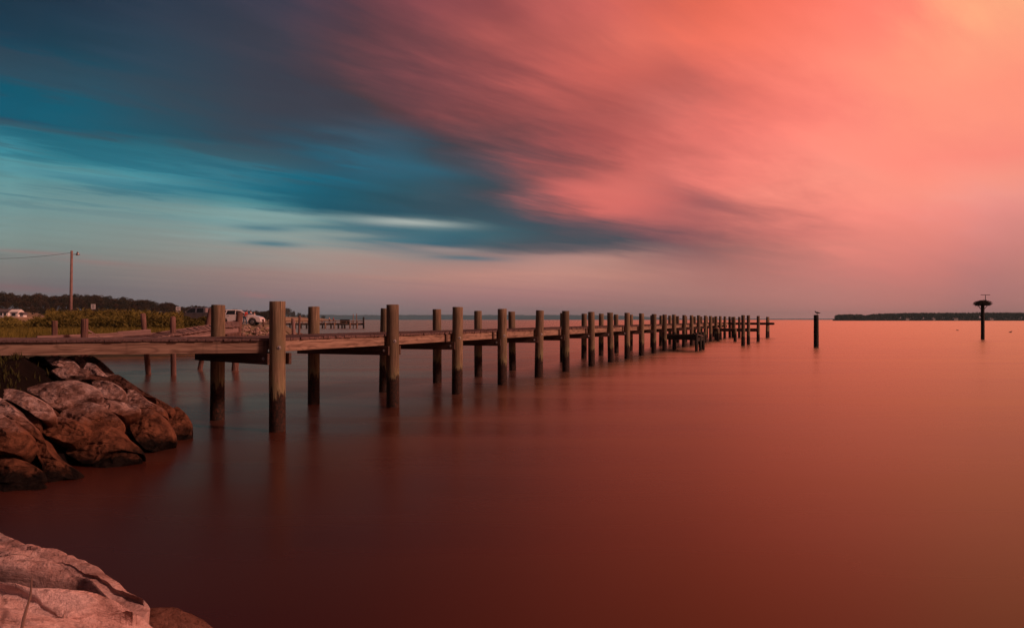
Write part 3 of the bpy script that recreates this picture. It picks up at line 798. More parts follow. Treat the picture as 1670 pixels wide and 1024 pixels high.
bank_rocks = [
 ([(-60,330),(0,300),(60,292),(150,310),(230,345),(300,385),(328,440),(320,472),(270,490),(200,440),(120,395),(40,360),(-40,352)], 11.0, RK, 'long pale rounded boulder sloping down to the right near the left edge'),
 ([(155,298),(260,262),(380,250),(500,245),(600,275),(640,320),(600,345),(500,365),(430,400),(360,418),(325,400),(260,350),(200,320)], 11.7, RK, 'broad pink boulder in the middle of the top row of the rock bank'),
 ([(590,250),(640,238),(720,250),(780,285),(800,320),(760,350),(700,355),(650,340),(620,300)], 12.5, RK, 'purplish pitted rock right of the broad pink boulder'),
 ([(515,380),(580,340),(680,360),(800,380),(885,410),(860,435),(780,460),(700,430),(600,395)], 11.9, RK, 'wedge shaped slab sloping right above the large ridged boulder'),
 ([(388,460),(410,410),(480,385),(570,375),(660,400),(740,460),(775,505),(740,545),(650,560),(580,570),(500,520),(420,485)], 11.4, RK, 'large rough boulder with a ridged top in the centre right of the bank'),
 ([(255,550),(280,495),(350,472),(450,485),(540,520),(575,555),(540,600),(450,640),(380,620),(300,590)], 10.9, RK, 'tan boulder with a flat top in the centre of the rock bank'),
 ([(-80,350),(0,350),(60,385),(120,430),(160,480),(215,530),(243,580),(235,608),(190,575),(110,520),(40,480),(-80,440)], 10.6, RK, 'pink boulder at the left edge below the long pale one'),
 ([(-100,480),(0,455),(70,490),(140,540),(190,590),(200,630),(150,680),(100,705),(0,690),(-100,680)], 10.0, RK, 'rounded brownish pink boulder at the left edge, half way down the bank'),
 ([(160,450),(190,435),(230,460),(250,500),(235,530),(200,510)], 10.8, BK, 'small round brown stone wedged between larger boulders on the left'),
 ([(815,480),(840,445),(900,420),(980,425),(1060,480),(1110,570),(1105,610),(1040,640),(980,685),(930,672),(880,620),(850,560)], 12.1, RK, 'big smooth rounded brown boulder at the right end of the bank'),
 ([(770,360),(830,298),(880,310),(960,370),(1050,420),(1060,470),(980,428),(900,420),(870,405)], 12.8, RK, 'sloping boulder above the big smooth brown boulder'),
 ([(1090,430),(1140,408),(1190,450),(1222,505),(1222,570),(1190,612),(1120,620),(1105,560),(1070,480)], 13.3, BK, 'dark wet boulder at the outermost right tip of the bank'),
 ([(430,700),(480,640),(560,590),(700,545),(760,550),(820,610),(890,670),(905,705),(800,690),(700,715),(650,740),(600,775),(540,770)], 10.9, RK, 'wide flat brown slab low on the bank at the water'),
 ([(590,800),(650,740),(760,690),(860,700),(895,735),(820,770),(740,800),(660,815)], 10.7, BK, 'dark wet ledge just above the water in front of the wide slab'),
 ([(200,635),(250,618),(300,625),(340,690),(400,750),(460,790),(515,835),(480,870),(420,870),(340,900),(290,870),(290,790),(250,720)], 10.0, RK, 'steep wet brown boulder leaning at the waterline on the lower left'),
 ([(-80,735),(0,728),(80,735),(180,765),(250,810),(275,850),(260,880),(150,895),(0,900),(-80,910)], 9.6, RK, 'low brown boulder at the waterline in the bottom left of the bank'),
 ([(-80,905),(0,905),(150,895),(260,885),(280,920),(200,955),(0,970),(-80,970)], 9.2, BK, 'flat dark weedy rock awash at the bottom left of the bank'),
 ([(330,185),(370,162),(460,155),(560,165),(540,195),(460,210),(400,225)], 12.9, RK, 'thin pale ledge of rock below the gangway, above the broad pink boulder'),
 ([(535,165),(560,125),(610,135),(660,180),(690,215),(640,215),(580,198)], 13.2, RK, 'pinkish rock in front of the long sloping rock below the gangway'),
 ([(520,95),(590,80),(650,115),(705,165),(745,215),(705,222),(650,172),(600,132)], 13.9, RK, 'long rock sloping down to the cove just under the gangway'),
 ([(290,92),(370,80),(430,95),(480,120),(500,150),(440,162),(370,157),(325,130)], 13.3, RK, 'small pink grey rock under the gangway beside the dark soil'),
 ([(420,88),(500,80),(550,122),(532,158),(480,142),(430,112)], 13.7, RK, 'pale flat slab of rock tucked right under the gangway'),
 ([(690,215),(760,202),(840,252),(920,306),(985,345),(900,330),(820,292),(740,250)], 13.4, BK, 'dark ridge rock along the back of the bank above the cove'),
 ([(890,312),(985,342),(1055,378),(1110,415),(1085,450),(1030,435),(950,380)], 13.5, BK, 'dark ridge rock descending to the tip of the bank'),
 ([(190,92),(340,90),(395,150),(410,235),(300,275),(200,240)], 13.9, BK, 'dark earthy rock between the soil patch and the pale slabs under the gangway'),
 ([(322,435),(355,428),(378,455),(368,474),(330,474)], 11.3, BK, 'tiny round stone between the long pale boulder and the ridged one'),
 ([(400,225),(480,205),(600,195),(720,225),(800,290),(700,250),(600,240),(480,245)], 13.0, BK, 'filler rock coloured dark as shade in the hollow behind the broad pink boulder'),
 ([(240,600),(330,600),(450,645),(440,700),(400,740),(330,690),(290,640)], 11.2, BK, 'filler rock coloured shadow-dark, deep between the tan boulder and the wide brown slab'),
 ([(740,500),(830,470),(900,560),(980,660),(900,715),(800,640)], 12.5, BK, 'filler rock coloured shadow-dark behind the big smooth brown boulder'),
 ([(90,700),(200,640),(270,740),(290,820),(220,790),(120,745)], 10.5, BK, 'filler rock coloured shadow-dark, deep between the boulders on the left'),
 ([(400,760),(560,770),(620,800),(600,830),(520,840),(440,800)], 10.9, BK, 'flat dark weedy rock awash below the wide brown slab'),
]
for i, (pts, Z, m_, lab) in enumerate(bank_rocks):
    outline_rock(pts, Z, i * 7 + 3, m_, lab)

def slab(name, pts, m, label, down=.8, seed=1, group=None, edge=.02, rough=.03):
    W = [P(px, py, (EYE - z) * F / (py - 521)) for px, py, z in pts]
    # plan outline -> smooth closed curve, sampled by angle about the centroid
    c = sum(W, Vector()) / len(W); N = 300; RN = 90
    ring = []
    n = len(W)
    dense = []
    for i in range(n):
        for s in range(24):
            t_ = s / 24; p0, p1, p2, p3 = W[i - 1], W[i], W[(i + 1) % n], W[(i + 2) % n]
            cr = .5 * ((2 * p1) + (p2 - p0) * t_ + (2 * p0 - 5 * p1 + 4 * p2 - p3) * t_ ** 2 + (3 * p1 - p0 - 3 * p2 + p3) * t_ ** 3)
            dense.append(p1.lerp(p2, t_) * .6 + cr * .4)
    dense = [c + (q - c) * (1 + .030 * fbm(Vector((q.x * 4, q.y * 4, seed + 2)), 5)) for q in dense]
    step = len(dense) / N
    ring = [dense[int(i * step)] - c for i in range(N)]
    vs = [(0, 0, .02)]; fs = []
    for j in range(1, RN + 1):
        f = j / RN
        for v in ring:
            p = v * f; q = c + p
            e = edge * (f ** 10)
            fa = fbm(Vector((q.x * 1.1, q.y * 3.2, seed)), 6) * rough * 1.3 + abs(fbm(Vector((q.x * 2.5 + q.y, q.y * 6, seed + 9)), 5)) * -rough * .8
            fa += .012 * fbm(Vector((q.x * 5, q.y * 16, seed + 4)), 7) - .010 * abs(fbm(Vector((q.x * 3 + q.y * 4, q.y * 11, seed + 1)), 6))
            fa *= (1 - f ** 8 * .5)
            vs.append((p.x, p.y, p.z + .012 * (1 - f * f) - e + fa))
    SK = 12
    for j in range(1, SK + 1):
        g_ = j / SK
        for v in ring:
            o_ = 1 + .05 * math.sin(g_ * 2.2) - .10 * g_ * g_
            p = v * o_; q = c + p
            nn = fbm(Vector((q.x * 3, q.y * 3, g_ * down * 5 + seed)), 6) * .10
            vs.append((p.x * (1 + nn), p.y * (1 + nn), v.z - edge - down * g_))
    for k in range(N): fs.append((0, 1 + k, 1 + (k + 1) % N))
    for j in range(RN + SK - 1):
        for k in range(N):
            a = 1 + j * N + k; b = 1 + j * N + (k + 1) % N
            fs.append((a, b, b + N, a + N))
    me = bpy.data.meshes.new(name); me.from_pydata(vs, [], fs); me.update()
    bm = bmesh.new(); bm.from_mesh(me); bmesh.ops.recalc_face_normals(bm, faces=bm.faces); bm.to_mesh(me); bm.free()
    o = link_mesh(name, me, m, None, True); o.location = c
    return props(o, label, 'rock', group)
slab('rock', [(-160,826,1.0),(0,862,1.0),(50,880,.98),(110,902,.96),(160,924,.94),(205,948,.92),(232,966,.91),(243,979,.88),(230,996,.86),(190,973,.89),(130,948,.91),(60,929,.94),(0,919,.95),(-160,880,.98)], M['bigrock'],
     'long pink slab with a sharp upper edge, behind the palest slab nearest the camera', .7, 3)
slab('rock', [(-170,900,1.2),(0,932,1.2),(60,941,1.19),(130,945,1.18),(185,963,1.15),(218,983,1.1),(250,1008,1.03),(282,1036,.98),(330,1110,.95),(0,1220,1.1),(-240,1120,1.2)], M['bigrock'],
     'palest broad pink slab nearest the camera in the bottom left corner', .8, 8)
slab('rock', [(222,1002,.72),(240,983,.72),(285,979,.71),(312,990,.69),(340,1007,.66),(372,1034,.60),(430,1090,.5),(340,1150,.6),(250,1110,.7)], M['brownrock'],
     'dark red brown rock at the bottom edge right of the pale slabs', .6, 12, edge=.08)
mb = MB(); a = P(52, 940, 2.3); b_ = P(33, 1040, 1.9)
mb.tube([a, a.lerp(b_, .35) + Vector((.006, 0, 0)), a.lerp(b_, .7), b_], [.0016, .003, .004, .004], 6)
o = mb.build('dry_stalk', simple('dry_stalk', (.16, .09, .07), .8)); props(o, 'thin dry stalk standing in front of the pale slab', 'stalk')

# weeds on the soil under the gangway
M['weed'] = leaf_mat('weed_leaf', (.02, .02, .007), (.07, .07, .02), 3)
rn = random.Random(8)
def leafblade(mb, base, d, L, w, bend, rn, up=1.0):
    d = Vector(d).normalized(); side = Vector((-d.y, d.x, 0)).normalized() * w / 2
    p0 = Vector(base); p1 = p0 + Vector((d.x * bend * L * .3, d.y * bend * L * .3, L * .6 * up)); p2 = p0 + Vector((d.x * bend * L, d.y * bend * L, L * up))
    b = len(mb.v); mb.v += [tuple(p0 - side), tuple(p0 + side), tuple(p1 + side * .7), tuple(p1 - side * .7), tuple(p2)]
    mb.f += [(b, b + 1, b + 2, b + 3), (b + 3, b + 2, b + 4)]
mb = MB()
for k in range(300):
    px = rn.choice([rn.uniform(-10, 30), rn.uniform(0, 100)]); Z = rn.uniform(10.8, 15.5)
    x = (px - 835) / F * Z; z = near_h(poly_dist(near_poly, x, Z), x, Z)
    if px > 40 and rn.random() < .6: continue
    for q in range(3):
        a = rn.uniform(0, 6.28); leafblade(mb, (x, Z, z - .01), (math.cos(a), math.sin(a)), rn.uniform(.04, .15), .016, rn.uniform(.2, .9), rn)
o = mb.build('weeds', M['weed']); props(o, 'small green weeds on the dark soil under the gangway', 'weeds', kind='stuff')

# ------------------------------------------------------------------ old broken dock
od = empty('old_dock', P(240, 0, 28.5).xy.to_3d()); props(od, 'old broken wooden dock with leaning posts and tilted boards behind the gangway', 'dock')
oo = od.location.copy()
def OB(name, a, b, w, h, m=None):
    a = P(*a) - oo; b = P(*b) - oo
    L = (b - a).length
    me = MB().box((0, 0, 0), (L, w, h))
    o = me.build(name, m or M['oldwood'], od, bevel=.006)
    d = (b - a).normalized(); o.location = (a + b) / 2
    o.rotation_euler = d.to_track_quat('X', 'Z').to_euler(); return o
def post(a, b, r, pointed=False, m=None):
    a = P(*a) - oo; b = P(*b) - oo; mb = MB(); n = 12
    mb.tube([a + (a - b).normalized() * 1.0, a, a.lerp(b, .5), b.lerp(a, .02), b], [r * 1.05, r, r * .97, r * .95, r * (.55 if pointed else .86)], n)
    return mb.build('post', m or M['oldpost'], od, True)
post((242, 610, 28.6), (233, 511, 28.6), .095)
post((283, 612, 28.0), (282, 516, 28.0), .095, True)
post((326, 603, 31.0), (344, 503, 31.2), .095)
post((383, 604, 30.7), (391, 509, 30.7), .13)
post((137, 612, 25.0), (138, 520, 25.0), .11)
post((89, 600, 27.0), (89, 523, 27.0), .095)
OB('stringer', (60, 553, 24.5), (200, 547.5, 27.0), .06, .20)
OB('stringer', (170, 548, 27.0), (194, 545.5, 27.3), .08, .16)
OB('fallen_board', (192, 545.5, 27.0), (246, 541.5, 27.6), .06, .20)
OB('ramp_beam', (205, 553, 27.4), (388, 526.5, 30.8), .07, .17)
OB('ramp_beam', (238, 557, 26.6), (388, 537, 29.8), .07, .24)
OB('ramp_beam', (330, 553, 29.6), (388, 545, 30.4), .07, .24, M['oldpost'])
mb = MB(); rn = random.Random(4)
for k in range(46):                       # tilted ramp boards
    f = k / 45
    a = P(212, 551.0, 27.6).lerp(P(386, 523.5, 30.9), f); b = P(243, 553.0, 26.5).lerp(P(388, 532.5, 29.7), f)
    if rn.random() < .12: continue
    mb.bar(a - oo + Vector((0, 0, rn.uniform(0, .03))), b - oo + Vector((0, 0, rn.uniform(0, .03))), .13, .035)
mb.build('ramp_deck', M['oldwood'], od)
mb = MB()
for k in range(34):
    f = k / 33; a = P(90, 552, 25.6).lerp(P(285, 552.5, 27.8), f); b = P(95, 556, 23.6).lerp(P(300, 557, 25.6), f)
    if rn.random() < .1: continue
    mb.bar(a - oo + Vector((0, 0, rn.uniform(-.02, .05))), b - oo + Vector((0, 0, rn.uniform(-.02, .03))), .13, .035)
mb.build('old_deck', M['oldwood'], od)
OB('loose_stick', (143, 538, 25.2), (163, 550, 25.6), .03, .04)
OB('brace', (340, 541, 30.0), (336, 560, 30.0), .09, .09)


# ------------------------------------------------------------------ marsh vegetation
def blades(name, n, sampler, hrange, wrange, m, seed, lean=.35, tuft=False, leaves=0, zadd=0.0, label='', cat='grass'):
    rn = random.Random(seed); V_ = []; F_ = []
    for k in range(n):
        s = sampler(rn)
        if s is None: continue
        x, y, z, hs = s; H = rn.uniform(*hrange) * hs; w = rn.uniform(*wrange)
        a = rn.uniform(0, 6.28); L = rn.uniform(.1, 1) * lean * H + .05
        dx_, dy_ = math.cos(a) * L + .12 * H, math.sin(a) * L
        sx, sy = math.cos(a * 3.1) * w / 2, math.sin(a * 3.1) * w / 4
        b = len(V_)
        V_ += [(x - sx, y - sy, z), (x + sx, y + sy, z), (x + dx_ * .35 + sx * .8, y + dy_ * .35 + sy, z + H * .6), (x + dx_ * .35 - sx * .8, y + dy_ * .35 - sy, z + H * .6), (x + dx_, y + dy_, z + H)]
        F_ += [(b, b + 1, b + 2, b + 3), (b + 3, b + 2, b + 4)]
        for q in range(leaves):
            hz = rn.uniform(.3, .98); bx, by, bz = x + dx_ * hz * .5, y + dy_ * hz * .5, z + H * hz
            aa = rn.uniform(0, 6.28); l = rn.uniform(.18, .42); ww = w * 1.1
            ex, ey, ez = bx + math.cos(aa) * l, by + math.sin(aa) * l, bz + rn.uniform(-.05, .3)
            b = len(V_); V_ += [(bx, by, bz - ww / 2), (bx + (ex - bx) * .5, by + (ey - by) * .5, (bz + ez) / 2 + .05 + ww / 2), (ex, ey, ez), (bx + (ex - bx) * .5, by + (ey - by) * .5, (bz + ez) / 2 + .05 - ww / 2)]
            F_ += [(b, b + 1, b + 2, b + 3)]
    me = bpy.data.meshes.new(name); me.from_pydata(V_, [], F_); me.update()
    o = link_mesh(name, me, m)
    return props(o, label, cat, kind='stuff')
M['grass'] = leaf_mat('marsh_grass_blades', (.11, .095, .02), (.26, .21, .045), .35)
M['reed'] = leaf_mat('reed_leaves', (.05, .036, .010), (.21, .17, .038), .32)
M['bush'] = leaf_mat('low_bush_leaves', (.045, .036, .010), (.15, .135, .032), .5)
def s_grass(rn):
    Z = rn.uniform(41, 60); px = rn.uniform(-60, 330); x = (px - 835) / F * Z
    if poly_dist(marsh_poly, x, Z) < .8: return None
    return x, Z, .42, 1 + .25 * fbm((x * .3, Z * .3, 1))
blades('marsh_grass', 30000, s_grass, (.7, 1.05), (.03, .06), M['grass'], 1, .35, label='yellow green marsh grass behind the gangway, in front of the reeds')
def s_reed(rn):
    Z = rn.uniform(59, 78); px = rn.uniform(-60, 292); x = (px - 835) / F * Z
    if poly_dist(marsh_poly, x, Z) < .3: return None
    dens = fbm((x * .25, Z * .35, 7))
    if dens < -.35 and rn.random() < .8: return None
    hs = 1 + .30 * fbm((x * .30, Z * .35, 3))
    if px < 75: hs *= .66 + .1 * math.sin(px * .13)
    if px > 245: hs *= .92
    return x, Z, .40, hs
blades('reeds', 26000, s_reed, (1.2, 2.15), (.05, .10), M['reed'], 2, .16, leaves=5, label='tall olive brown reed bed behind the marsh grass', cat='reeds')

def shrub(px, Z, r, h, label, seed, z0=1.2):
    rn = random.Random(seed); mb = MB(); V_ = []; F_ = []
    for k in range(2600):
        a = rn.uniform(0, 6.28); e = math.asin(rn.uniform(-.2, 1)); q = rn.uniform(.55, 1) * (1 + .22 * fbm((math.cos(a) * 2 + seed, math.sin(a) * 2, e * 2)))
        c = Vector((math.cos(a) * math.cos(e) * r * q, math.sin(a) * math.cos(e) * r * q, h * .45 + math.sin(e) * h * .55 * q))
        u_ = Vector((rn.gauss(0, 1), rn.gauss(0, 1), rn.gauss(0, 1))).normalized() * .10; v_ = u_.cross(Vector((rn.gauss(0, 1), rn.gauss(0, 1), 1))).normalized() * .05
        b = len(V_); V_ += [tuple(c - u_), tuple(c + v_), tuple(c + u_), tuple(c - v_)]; F_.append((b, b + 1, b + 2, b + 3))
    root = empty('shrub', G(px, Z, z0)); props(root, label, 'shrub')
    me = bpy.data.meshes.new('foliage'); me.from_pydata(V_, [], F_); link_mesh('foliage', me, M['bush'], root)
    for k in range(6):
        a = rn.uniform(0, 6.28); mb.tube([(0, 0, 0), (math.cos(a) * r * .5, math.sin(a) * r * .5, h * .7)], [.03, .01], 5)
    mb.build('stems', M['bark'], root)
shrub(299, 82, 1.0, 1.3, 'low bush in front of the front wheel of the grey pickup', 1, 1.0)
shrub(316, 80, 1.1, 1.25, 'bush below the doors of the grey pickup', 2, .8)
shrub(333, 84, .8, 1.25, 'small green bush under the rear of the pickup cab', 3, 1.0)
shrub(288, 78, 1.0, 1.5, 'bush at the right end of the reed bed', 4, .8)

# ------------------------------------------------------------------ trees
M['tree_a'] = leaf_mat('dark_oak_leaves', (.018, .016, .007), (.060, .042, .018), .22)
M['tree_b'] = leaf_mat('russet_leaves', (.022, .015, .008), (.075, .045, .022), .22)
def tree_meshes(seed, m, n=2600):
    rn = random.Random(seed); V_ = []; F_ = []
    lobes = []
    for k in range(16):
        a = rn.uniform(0, 6.28); r = rn.uniform(0, .62); z = rn.uniform(.35, .88)
        r *= 1.15 - abs(z - .55) * 1.2
        lobes.append((Vector((r * math.cos(a), r * math.sin(a), z)), rn.uniform(.15, .27)))
    for k in range(n):
        c0, rad = rn.choice(lobes)
        d = Vector((rn.gauss(0, 1), rn.gauss(0, 1), rn.gauss(0, 1) + .25)).normalized()
        c = c0 + d * rad * rn.uniform(.75, 1.05)
        u_ = Vector((rn.gauss(0, 1), rn.gauss(0, 1), rn.gauss(0, 1))).normalized() * rn.uniform(.025, .045)
        v_ = u_.cross(Vector((rn.gauss(0, 1), rn.gauss(0, 1), rn.gauss(0, 1)))).normalized() * rn.uniform(.015, .03)
        b = len(V_); V_ += [tuple(c - u_), tuple(c + v_), tuple(c + u_), tuple(c - v_)]; F_.append((b, b + 1, b + 2, b + 3))
    me = bpy.data.meshes.new('crown'); me.from_pydata(V_, [], F_); me.materials.append(m)
    mb = MB(); mb.tube([(0, 0, 0), (.01, 0, .2), (0, .01, .5), (0, 0, .75)], [.045, .035, .022, .008], 7)
    for k in range(6):
        c0, rad = lobes[k]; mb.tube([(0, 0, .25 + .05 * k), tuple(c0.lerp(Vector((0, 0, .4)), .5)), tuple(c0)], [.018, .012, .005], 5)
    tm = mb.mesh('trunk'); tm.materials.append(M['bark'])
    return me, tm
TM = [tree_meshes(s, M['tree_a'] if s % 2 else M['tree_b']) for s in range(6)]
def tree(loc, H, Wd, i, label, group, name='broadleaf_tree'):
    t = empty(name, loc, (i * 2.4) % 6.28); t.scale = (Wd, Wd, H)
    props(t, label, 'tree', group)
    for nm, me in zip(('crown', 'trunk'), TM[i % 6]):
        o = bpy.data.objects.new(nm, me); COL.objects.link(o); o.parent = t
    return t
def ridge(px):
    pts = [(-80,480),(0,480),(60,480),(80,483),(100,481),(120,482),(140,484),(153,481),(168,485),(190,484),(210,489),(222,488),(232,492),(240,489),(258,494),(275,491),(286,497),(294,498),(305,502),(320,498),(330,500),(345,499),(360,503),(400,506),(418,508),(432,506),(450,506),(466,504),(474,509),(490,513),(503,514),(515,518)]
    for (a, ya), (b, yb) in zip(pts, pts[1:]):
        if a <= px <= b: return ya + (yb - ya) * (px - a) / (b - a)
    return 519
rn = random.Random(11); i = 0
gl = 'leafy trees of the wooded ridge'
for row, (Z, frac, step) in enumerate(((520, 1.0, 13), (450, .93, 15), (400, .72, 15), (360, .50, 17))):
    px = -60 + row * 5
    while px < 458:
        top = ridge(px) + rn.uniform(-1.5, 2.2)
        hz = (521 - top) * Z / F * frac + EYE
        if px > 300 and row > 1: px += step; continue
        gz = far_h(poly_dist(far_poly, (px - 835) / F * Z, Z), (px - 835) / F * Z, Z)
        gz = max(0.2, min(gz, hz - 4))
        H = (hz - gz) / .98
        if H > 2.2 and hz > 2.6:
            tree(G(px, Z + rn.uniform(-12, 12), gz - .3), H, max(4.5, min(9.5, H * .85)) * rn.uniform(.85, 1.2), i,
                 'dark leafy tree of the wooded ridge beyond the marsh and the parked cars', gl); i += 1
        px += step * rn.uniform(.75, 1.25) * (1 if px < 290 else .75)
for px, top, Z, lab in ((464,504.5,1480,'tall rounded tree at the outer end of the wooded ridge'), (471,504,1490,'tallest tree on the far sandy shore left of the distant pier'),
        (479,508,1500,'dark tree on the far shore just right of its tallest tree'), (487,511.5,1480,'middling dark tree on the far sandy shore'), (495,514,1500,'low dark tree on the far shore near the split pile'),
        (503,513.5,1490,'small lone dark tree on the shore left of the far pier people'), (511,512.5,1495,'small dark tree left of the blue hills'), (527,515.8,1500,'low dark bush-like tree at the very end of the shore')):
    hz = (521 - top) * Z / F + EYE; tree(G(px, Z, 1.0), hz, max(7, hz * .55), i, lab, None); i += 1

# ------------------------------------------------------------------ far hills, right-hand island
M['hill'] = simple('far_hazed_hill', (.008, .085, .15), 1.0, 0, .25, .01)  # blue of the distance haze is put into the base colour
def hillstrip(name, px0, px1, Z, hf, depth, m):
    vs = []; fs = []; n = 160
    for i in range(n + 1):
        px = px0 + (px1 - px0) * i / n; h = hf(px)
        for (dz_, hh) in ((0, -1), (.08, h * .55), (.3, h * .95), (.5, h), (1, -1)):
            ZZ = Z + depth * dz_; vs.append(((px - 835) / F * ZZ, ZZ, hh if hh < 0 else hh * (1 + .10 * fbm((px * .15, dz_ * 5, 1)))))
    for i in range(n):
        for j in range(4): a = i * 5 + j; fs.append((a, a + 5, a + 6, a + 1))
    return props(raw_mesh(name, vs, fs, m, None, True), kind='structure')
hillstrip('hills', 380, 1135, 4200, lambda px: 27.0 * min(1, max(0.0, (1140 - px) / 170)) ** .7 * (1 + .12 * fbm((px * .02, 3, 1))) + .3, 600, M['hill'])
hillstrip('sand_spit', 1090, 1375, 5200, lambda px: 7 * (1 + .2 * fbm((px * .02, 3, 1))), 200, M['hill'])
hillstrip('far_beach', 425, 549, 1470, lambda px: 6.2 * min(1, (551 - px) / 40) + .3, 90, M['sand'])
IZ = 1300.0
hillstrip('island', 1358, 1850, IZ - 8, lambda px: 3.0, 120, M['soil'])
V_ = []; F_ = []; rn = random.Random(77)
M['islandtree'] = leaf_mat('island_tree_leaves', (.016, .018, .010), (.055, .045, .020), .05)
def isl_top(px):
    pts = [(1362, 519), (1364, 513.5), (1385, 512.5), (1405, 512.8), (1412, 514.3), (1425, 511.8), (1470, 510.5), (1500, 510), (1560, 510), (1600, 509.5), (1670, 510), (1860, 509)]
    for (a, ya), (b, yb) in zip(pts, pts[1:]):
        if a <= px <= b: return ya + (yb - ya) * (px - a) / (b - a)
    return 510
for k in range(1500):
    px = rn.uniform(1364, 1850); Z = IZ + rn.uniform(2, 70)
    Ht = (521 - isl_top(px)) * IZ / F + EYE; rad = rn.uniform(2.0, 4.0)
    zc = rn.uniform(1, Ht - rad * .8) if rn.random() < .55 else Ht - rad * rn.uniform(.85, 1.25)
    c = G(px, Z, zc)
    for q in range(60):
        d = Vector((rn.gauss(0, 1), rn.gauss(0, 1), rn.gauss(0, 1))).normalized(); p_ = c + d * rad * rn.uniform(.7, 1.05)
        u_ = Vector((rn.gauss(0, 1), rn.gauss(0, 1), rn.gauss(0, 1))).normalized() * .8; v_ = u_.cross(Vector((rn.gauss(0, 1), rn.gauss(0, 1), rn.gauss(0, 1)))).normalized() * .6
        b = len(V_); V_ += [tuple(p_ - u_), tuple(p_ + v_), tuple(p_ + u_), tuple(p_ - v_)]; F_.append((b, b + 1, b + 2, b + 3))
me = bpy.data.meshes.new('island_woods'); me.from_pydata(V_, [], F_)
props(link_mesh('island_woods', me, M['islandtree']), 'dark distant woods covering the low island on the right', 'woods', kind='stuff')

def house(loc, rz, w, d, h, roofh, label, windows=(), wall=None, roofm=None):
    hs = empty('house', loc, rz); props(hs, label, 'house')
    b = MB(); x, y = w / 2, d / 2
    b.add([(-x,-y,0),(x,-y,0),(x,y,0),(-x,y,0),(-x,-y,h),(x,-y,h),(x,y,h),(-x,y,h),(-x,0,h+roofh),(x,0,h+roofh)],
          [(0,1,5,4),(2,3,7,6),(1,2,6,9,5),(3,0,4,8,7),(0,3,2,1)])
    b.build('walls', wall or M['white'], hs)
    r = MB(); o_ = .35
    r.add([(-x-o_,-y-o_,h-.15),(x+o_,-y-o_,h-.15),(x+o_,0,h+roofh+.12),(-x-o_,0,h+roofh+.12),(-x-o_,y+o_,h-.15),(x+o_,y+o_,h-.15),
           (-x-o_,-y-o_,h-.33),(x+o_,-y-o_,h-.33),(x+o_,y+o_,h-.33),(-x-o_,y+o_,h-.33)],
          [(0,1,2,3),(3,2,5,4),(0,6,7,1),(4,5,8,9),(6,9,8,7),(0,3,4,9,6),(1,7,8,5,2)])
    r.build('roof', roofm or M['roof'], hs)
    for wx, wz, ww, wh in windows:
        f = MB().box((wx, -y - .03, wz), (ww + .2, .08, wh + .2)).build('window', M['white'], hs)
        MB().box((wx, -y - .08, wz), (ww, .04, wh)).build('pane', M['glass'], f)
    return hs
house(G(8, 285, 2.6), 0, 4.6, 4, 2.3, .7, 'white waterside house at the left edge below the wooded ridge', [(-1.4, 1.3, .7, .9), (0, 1.3, .7, .9), (1.4, 1.3, .7, .9)])
house(G(27, 280, 2.9), 0, 2.6, 3, 1.9, .6, 'small white cottage with a pale roof right of the white house', [(0, .8, 1.3, .8)], roofm=M['white'])
house(G(38, 275, 2.8), R(90), 2, 1.2, 1.2, .4, 'tiny white shed right of the cottages below the ridge')
for px, w_, lab in ((1479, 5, 'leftmost tiny white house on the shore of the distant island'), (1522, 4, 'tiny pale house on the island shore, second from left'),
                (1558, 6, 'tiny white house on the island shore just left of the nest pole'), (1616, 5, 'tiny white house on the island shore right of the nest pole')):
    house(G(px, IZ - 6, 1.2), R(3), w_, 5, 2.0, .9, lab, [(-1, 1.1, .8, .9), (1, 1.1, .8, .9)])

# ------------------------------------------------------------------ utility pole, signs, posts
up_ = empty('utility_pole', G(117, 97, .3)); props(up_, 'tall wooden utility pole with a small lamp and one wire, standing behind the reeds', 'pole')
H = P(0, 409, 97).z - .3
MB().tube([(-.15, 0, 0), (-.08, 0, H * .5), (0, 0, H)], [.19, .165, .135], 12).build('pole', M['oldwood'], up_, True)
arm = MB().tube([(.1, 0, H - .45), (.5, 0, H - .42), (.72, 0, H - .35)], [.03, .03, .03], 8).build('lamp_arm', M['steel'], up_)
lp = MB().tube([(.70, 0, H - .12), (.70, 0, H - .3), (.72, 0, H - .42), (.74, 0, H - .52)], [.05, .13, .20, .24], 12).build('lamp_head', M['steel'], up_, True)
MB().box((0, 0, H - .2), (.3, .05, .12)).build('insulator', M['steel'], up_)
w0 = Vector((0, -.1, H - .25)); w1 = P(-160, 412, 97) - up_.location
pts = [w0.lerp(w1, k / 16) + Vector((0, 0, -.75 * 4 * (k / 16) * (1 - k / 16))) for k in range(17)]
MB().tube(pts, [.018] * 17, 5).build('wire', M['black'], up_)

def sign(px, Z, ytop, wpx, hpx, gz, label):
    s = empty('sign', G(px, Z, gz)); props(s, label, 'sign')
    zt = P(0, ytop, Z).z - gz; w_ = wpx * Z / F; h_ = hpx * Z / F
    MB().box((0, .05, (zt - .05) / 2), (.07, .06, zt - .05)).build('sign_post', M['oldpost'], s)
    MB().box((0, 0, zt - h_ / 2), (w_, .03, h_)).build('sign_panel', M['white'], s)
    mb = MB()
    for k, ww in enumerate((.7, .5, .64, .55)):
        mb.box((0, -.018, zt - h_ * (.2 + .19 * k)), (w_ * ww, .004, h_ * .07))
    mb.build('lettering', M['black'], s)
sign(152, 86, 496, 7, 8, .4, 'small square white sign above the reeds right of the utility pole')
sign(290.5, 88, 500.5, 7.2, 10.5, 1.2, 'white upright notice sign in front of the pickup hood')
lone_pile(479, 91, P(0, 519, 91).z, .21, 'short thick old pile with a dark top behind the far rocks', 7, tilt=(0, R(-2), 0), m=M['oldwood'])
